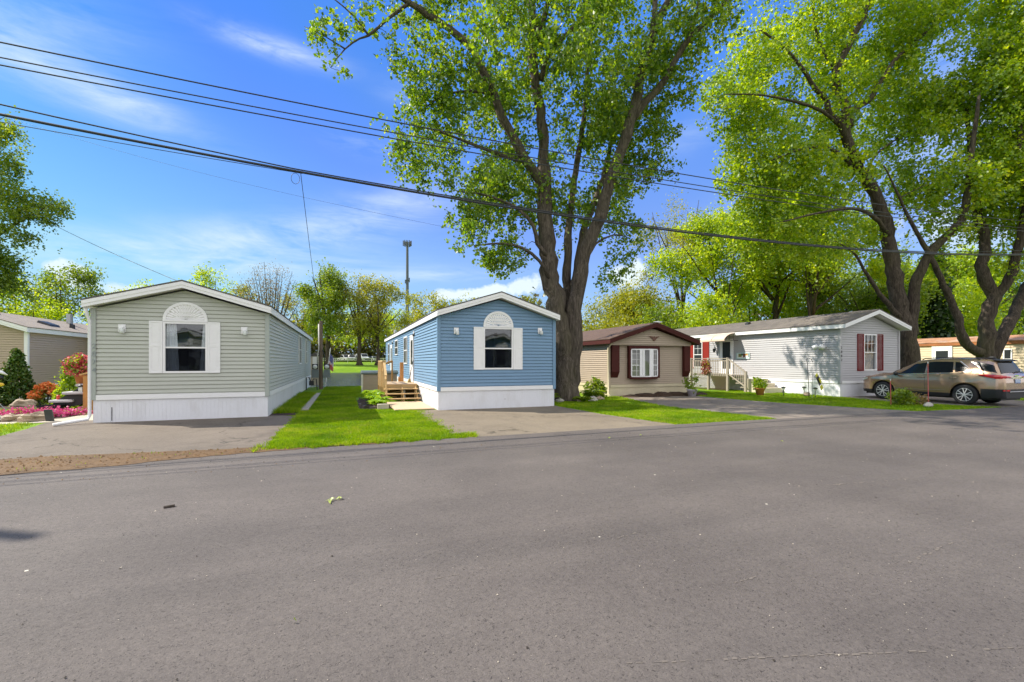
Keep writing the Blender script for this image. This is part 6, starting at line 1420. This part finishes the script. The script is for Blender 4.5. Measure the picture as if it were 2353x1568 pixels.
for i in range(3):
    a = i * 2.094 + .3; ca, sa = math.cos(a), math.sin(a); c = Vector((mx + ca * 1.2, my + sa * 1.2, mt - .8)); tn = Vector((-sa, ca, 0))
    b = MB(); b.bar(c - tn * 1.25, c + tn * 1.25, .14, .14); b.bar((mx, my, mt - .8), c, .14, .14); fr_ = b.build('bracket', M_MAST, tw)
    for k in (-1.15, -.38, .38, 1.15): p = c + tn * k + Vector((ca * .2, sa * .2, 0)); MB().box(p.x - .17, p.x + .17, p.y - .12, p.y + .12, p.z - 1.2, p.z + 1.2).build('antenna', M_MAST, fr_)
b = MB(); b.box(mx - .75, mx + .75, my - .75, my + .75, mt - 17.5, mt - 17.2); b.box(mx + .7, mx + 1.1, my - .2, my + .2, mt - 18.2, mt - 16.2); b.box(mx - 1.1, mx - .7, my - .2, my + .2, mt - 18.8, mt - 17.2); b.build('mid_antenna', M_MAST, tw)
# ---------------------------------------------------------------- the gold crossover nosed in beside the white home
def car():
    t = thing('parked_car', 'gold metallic crossover car parked nose in before the white home', 'car', (23.80, 12.05, .006), None, R(0), local=True)
    t.scale = (1.08, 1.08, 1.08)
    M_GOLD, n_, o_ = new_mat('gold metallic paint')
    bsdf(n_, o_, ramp(n_, noise(n_, mapping(n_, (1, 1, 1)), 300, 2), [(.3, (.37, .24, .155)), (.7, (.50, .34, .235))]), .24, .62, .5, 1.0)
    M_CHROME = mat('chrome strip', (.75, .75, .76), .12, .02, metal=1); M_RIM = mat('silver alloy', (.72, .71, .70), .35, .05, metal=.25)
    M_TAIL = mat('red lamp lens', (.55, .008, .014), .12, .15, 8, 30, coat=1); M_CLAD = mat('black plastic cladding', (.016, .016, .018), .55, .15)
    A = 1.335                       # axle offset from the middle
    ty = [-2.37, -2.355, -2.33, -2.25, -2.15, -2.05, -1.85, -1.4, -.4, .25, .62, 1.12, 1.55, 2.0, 2.2, 2.29, 2.33]
    tz = [.62, .96, 1.06, 1.16, 1.37, 1.585, 1.64, 1.685, 1.70, 1.62, 1.43, 1.13, 1.09, 1.00, .90, .76, .55]
    wy = [-2.37, -2.33, -2.2, -1.9, -1.3, 0, 1.3, 1.8, 2.1, 2.25, 2.33]; ww = [.70, .78, .86, .90, .925, .92, .91, .88, .80, .66, .50]
    top = lambda y: float(np.interp(y, ty, tz)); wid = lambda y: float(np.interp(y, wy, ww))
    belt = lambda y: float(np.interp(y, [-2.3, -1.6, 0, 1.1, 2.3], [1.14, 1.13, 1.07, 1.02, .9]))
    def zb(y):
        z = .27 + .05 * max(0, abs(y) - 1.9)
        for a in (-A, A):
            d = abs(y - a)
            if d < .425: z = max(z, .36 + math.sqrt(.425 ** 2 - d * d) * .97)
        return z
    def section(y):
        w, zt, b0 = wid(y), top(y), zb(y); bl = min(belt(y), zt - .045); h = max(0, min(1, (zt - belt(y)) / .42)); h = h * h * (3 - 2 * h)
        wr = w * .86 * (1 - h) + .60 * h
        p = [(w * .95, b0), (w * .985, max(b0 + .012, .40)), (w * 1.0, max(b0 + .03, .60)), (w * .992, max(b0 + .05, .82)), (w * .975, min(bl - .02, max(b0 + .07, .96))), (w * .93, bl)]
        e = zt - .05 * (1 - h) - .075 * h
        p += [(wr * (1 + .06 * h), max(bl + .004, e)), (wr * .82, zt - .018), (wr * .42, zt - .004), (0, zt)]
        for i in range(1, len(p)): p[i] = (p[i][0], max(p[i][1], p[i - 1][1] + .001))
        return p
    st = sorted(set([round(y, 3) for y in np.linspace(-2.3, 2.28, 72)] + ty + [a + s * d for a in (-A, A) for s in (-1, 1) for d in (.424, .41, .38, .33, .26, .17, .08)]))
    b = MB(); secs = [section(y) for y in st]; k = len(secs[0])
    for sgn in (1, -1):
        base = len(b.v); b.v += [(sgn * x, y, z) for y, s in zip(st, secs) for x, z in s]
        for i in range(len(st) - 1):
            for j in range(k - 1):
                q = [base + i * k + j, base + (i + 1) * k + j, base + (i + 1) * k + j + 1, base + i * k + j + 1]
                b.f.append(q if sgn > 0 else q[::-1]); b.mi.append(1 if (j == 0 and secs[i][0][1] < .39) or (j <= 1 and st[i] < -1.84 and secs[i][0][1] < .42) or (j == 0 and st[i] > 1.9) else 0)
    for e in (0, -1):
        for j in range(k - 2):
            (xa, za), (xb, zb_) = secs[e][j], secs[e][j + 1]; b.cur = 1 if j <= 1 else 0
            b.add([(-xa, st[e], za), (xa, st[e], za), (xb, st[e], zb_), (-xb, st[e], zb_)], [(0, 1, 2, 3)])
    b.cur = 1
    body = b.build('body', [M_GOLD, M_CLAD], t, smooth=True)
    MB().box(-.60, .60, -2.2, 2.15, .20, .80).build('underbody', M_CLAD, t)
    def side(y, f, off=.006):
        s = section(y); (x0, z0), (x1, z1) = s[5], s[6]; return (x0 + (x1 - x0) * f + off, z0 + (z1 - z0) * f)
    M_GL = mat('tinted car glass', (.012, .014, .017), .14, .2, 2, spec=.22)
    def glass(quad, name='side_window', m=M_GL, nu=10, nv=3):
        for sgn in (-1, 1):
            b = MB(); vs = []
            for j in range(nv + 1):
                for i in range(nu + 1):
                    u, v = i / nu, j / nv; (a, c, d, e) = quad
                    y = (a[0] * (1 - u) + c[0] * u) * (1 - v) + (e[0] * (1 - u) + d[0] * u) * v; f = (a[1] * (1 - u) + c[1] * u) * (1 - v) + (e[1] * (1 - u) + d[1] * u) * v
                    x, z = side(y, f, .008); vs.append((sgn * x, y, z))
            b.add(vs, [(j * (nu + 1) + i, j * (nu + 1) + i + 1, (j + 1) * (nu + 1) + i + 1, (j + 1) * (nu + 1) + i) for j in range(nv) for i in range(nu)]); b.build(name, m, t, smooth=True)
    glass([(.92, .10), (-.10, .10), (-.10, .88), (.30, .86)]); glass([(-.17, .10), (-.98, .12), (-.92, .88), (-.17, .88)]); glass([(-1.04, .13), (-1.46, .22), (-1.12, .84), (-.98, .87)], nv=2)
    glass([(-1.86, .18), (-2.19, .20), (-2.06, .80), (-1.42, .90)], 'rear_side_window')
    b = MB()
    for sgn in (-1, 1):
        pts = []
        for y, f in ((.98, .05), (.5, .04), (0, .04), (-.6, .05), (-1.1, .06), (-1.48, .13), (-1.52, .20), (-1.3, .62), (-1.12, .92)): x, z = side(y, f, .010); pts.append((sgn * x, y, z))
        b.tube(pts, .011, 5)
    b.build('window_trim', M_CHROME, t)
    # windscreen and rear glass follow the roof line
    def band(name, ya, yb, xa, xb, dy, dz, m):
        b = MB(); vs = []
        for j in range(7):
            y = ya + (yb - ya) * j / 6; xx = xa + (xb - xa) * j / 6; s = section(y)
            for i in range(9):
                x = xx * (i / 4 - 1); z = float(np.interp(abs(x), [p[0] for p in s[9:5:-1]], [p[1] for p in s[9:5:-1]])); vs.append((x, y + dy, z + dz))
        b.add(vs, [(j * 9 + i, j * 9 + i + 1, (j + 1) * 9 + i + 1, (j + 1) * 9 + i) for j in range(6) for i in range(8)]); return b.build(name, m, t, smooth=True)
    band('windscreen', .34, 1.08, .52, .74, .004, .010, M_GL); band('rear_window', -2.07, -2.245, .55, .70, -.012, .006, M_GL)
    b = MB(); b.prism([(-2.16, 1.60), (-1.95, 1.655), (-1.95, 1.61), (-2.15, 1.565)], 'x', -.58, .58); b.build('spoiler', M_CLAD, t, bevel=.01)
    b = MB(); b.bar((.05, -2.275, 1.17), (.42, -2.255, 1.22), .02, .03); b.build('wiper', M_CLAD, t)
    for sgn in (-1, 1):
        pth = [(-1.72, .915, 1.085, 1.095), (-1.95, .912, 1.02, 1.115), (-2.15, .885, .965, 1.105), (-2.29, .815, .965, 1.085), (-2.365, .66, .98, 1.07), (-2.385, .44, 1.0, 1.04)]
        b = MB(); vs = []
        for y, x, z0, z1 in pth: vs += [(sgn * x, y, z0), (sgn * (x + .012), y - .008, (z0 + z1) / 2), (sgn * x, y, z1), (sgn * (x - .06), y + .03, z1), (sgn * (x - .06), y + .03, z0)]
        b.add(vs, [(i * 5 + j, (i + 1) * 5 + j, (i + 1) * 5 + (j + 1) % 5, i * 5 + (j + 1) % 5) for i in range(5) for j in range(5)] + [tuple(range(5)), tuple(range(25, 30))]); b.build('taillight', M_TAIL, t, smooth=False)
        b = MB(); b.bar((sgn * .80, -2.335, .56), (sgn * .52, -2.39, .56), .02, .05); b.build('reflector', M_TAIL, t)
        b = MB(); b.blob((sgn * 1.02, .78, 1.08), (.12, .07, .08), 3, .05); b.bar((sgn * .88, .80, 1.03), (sgn * .98, .80, 1.05), .05, .05); b.build('mirror', M_CLAD, t, smooth=True)
        for y in (-.02, -1.02):
            b = MB(); b.tube([(sgn * .925, y + .11, .955), (sgn * .945, y + .06, .962), (sgn * .945, y - .06, .962), (sgn * .925, y - .11, .955)], .016, 6); b.build('handle', M_GOLD, t, smooth=True)
        b = MB(); b.tube([(sgn * .575, .1, 1.63), (sgn * .585, 0, 1.69), (sgn * .585, -.7, 1.715), (sgn * .57, -1.5, 1.69), (sgn * .56, -1.62, 1.64)], .018, 6); b.build('roof_rail', M_CLAD, t, smooth=True)
        b = MB()          # door gaps
        for y in (1.0, -.14, -1.02):
            pts = []
            for z in (.42, .6, .8, .95, 1.03): w = float(np.interp(z, [p[1] for p in section(y)[:6]], [p[0] for p in section(y)[:6]])); pts.append((sgn * (w + .001), y - (.10 * (1 - (z - .42) / .6) if y > .9 else .18 * max(0, z - .85) * -1 if y < -1 else 0), z))
            b.tube(pts, .005, 4)
        b.build('door_seam', M_CLAD, t)
        b = MB(); vs = []     # fuel flap / side crease
        b.tube([(sgn * .927, .9, .50), (sgn * .929, 0, .47), (sgn * .929, -.8, .50)], .010, 5); b.build('side_crease', M_GOLD, t)
        b = MB(); b.add([(sgn * .74, 2.19, .84), (sgn * .60, 2.26, .80), (sgn * .60, 2.255, .74), (sgn * .78, 2.17, .76), (sgn * .86, 1.95, .90), (sgn * .84, 1.95, .84)], [(0, 1, 2, 3), (4, 0, 3, 5)]); b.build('headlight', M_LAMP, t)
    b = MB(); b.box(-.52, .52, -2.405, -2.37, .495, .525); b.build('chrome_strip', M_CHROME, t, bevel=.008)
    b = MB(); b.box(-.40, .40, -2.385, -2.36, .985, 1.005); b.build('tailgate_strip', M_CHROME, t)
    p = MB(); p.box(-.155, .155, -2.392, -2.372, .80, .95); pl = p.build('license_plate', mat('blue white plate', (.42, .50, .66), .4, .1), t)
    MB().box(-.15, .15, -2.396, -2.393, .805, .83).build('plate_band', mat('plate blue', (.05, .08, .30), .4), pl)
    b = MB(); b.bar((-.10, -2.352, 1.065), (.10, -2.352, 1.065), .012, .045); b.build('badge', M_CHROME, t)
    b = MB(); b.blob((0, -1.7, 1.70), (.03, .11, .05), 2, .02); b.build('aerial_fin', M_CLAD, t, smooth=True)
    b = MB(); b.blob((.42, -2.29, 1.24), (.05, .008, .05), 2, .02); b.build('sticker', M_LAMP, t)
    for sgn in (-1, 1):
        for a in (-A, A):
            b = MB(); prof = [(.20, -.10), (.255, -.108), (.335, -.105), (.358, -.075), (.362, 0), (.358, .075), (.335, .105), (.255, .108), (.20, .10)]
            b.lathe(prof, (sgn * .80, a, .362), 36, 'x'); w = b.build('wheel', M_TYRE, t, smooth=True)
            b = MB(); cx_ = sgn * .80
            for i in range(36):      # outer ring of the rim
                a0, a1 = i * math.pi / 18, (i + 1) * math.pi / 18
                r0, r1 = .222, .252
                b.add([(cx_ + sgn * .105, a + math.cos(q) * r_, .362 + math.sin(q) * r_) for q, r_ in ((a0, r0), (a0, r1), (a1, r1), (a1, r0))] + [(cx_ + sgn * .05, a + math.cos(q) * r0, .362 + math.sin(q) * r0) for q in (a0, a1)], [(0, 1, 2, 3), (0, 3, 5, 4)])
            for i in range(5):
                for s in (-.17, .17):
                    q = i * 2 * math.pi / 5 + .4; b.bar((cx_ + sgn * .098, a + math.cos(q) * .03, .362 + math.sin(q) * .03), (cx_ + sgn * .092, a + math.cos(q + s * 1.5) * .24, .362 + math.sin(q + s * 1.5) * .24), .026, .032, up=(1, 0, 0))
            b.lathe([(.055, sgn * .09), (.05, sgn * .118), (.01, sgn * .12)], (cx_, a, .362), 14, 'x'); b.build('rim', M_RIM, w)
            b = MB(); b.lathe([(.225, sgn * .045), (.22, sgn * .05), (.01, sgn * .05)], (cx_, a, .362), 24, 'x'); b.build('brake_disc', M_CLAD, w)
car()
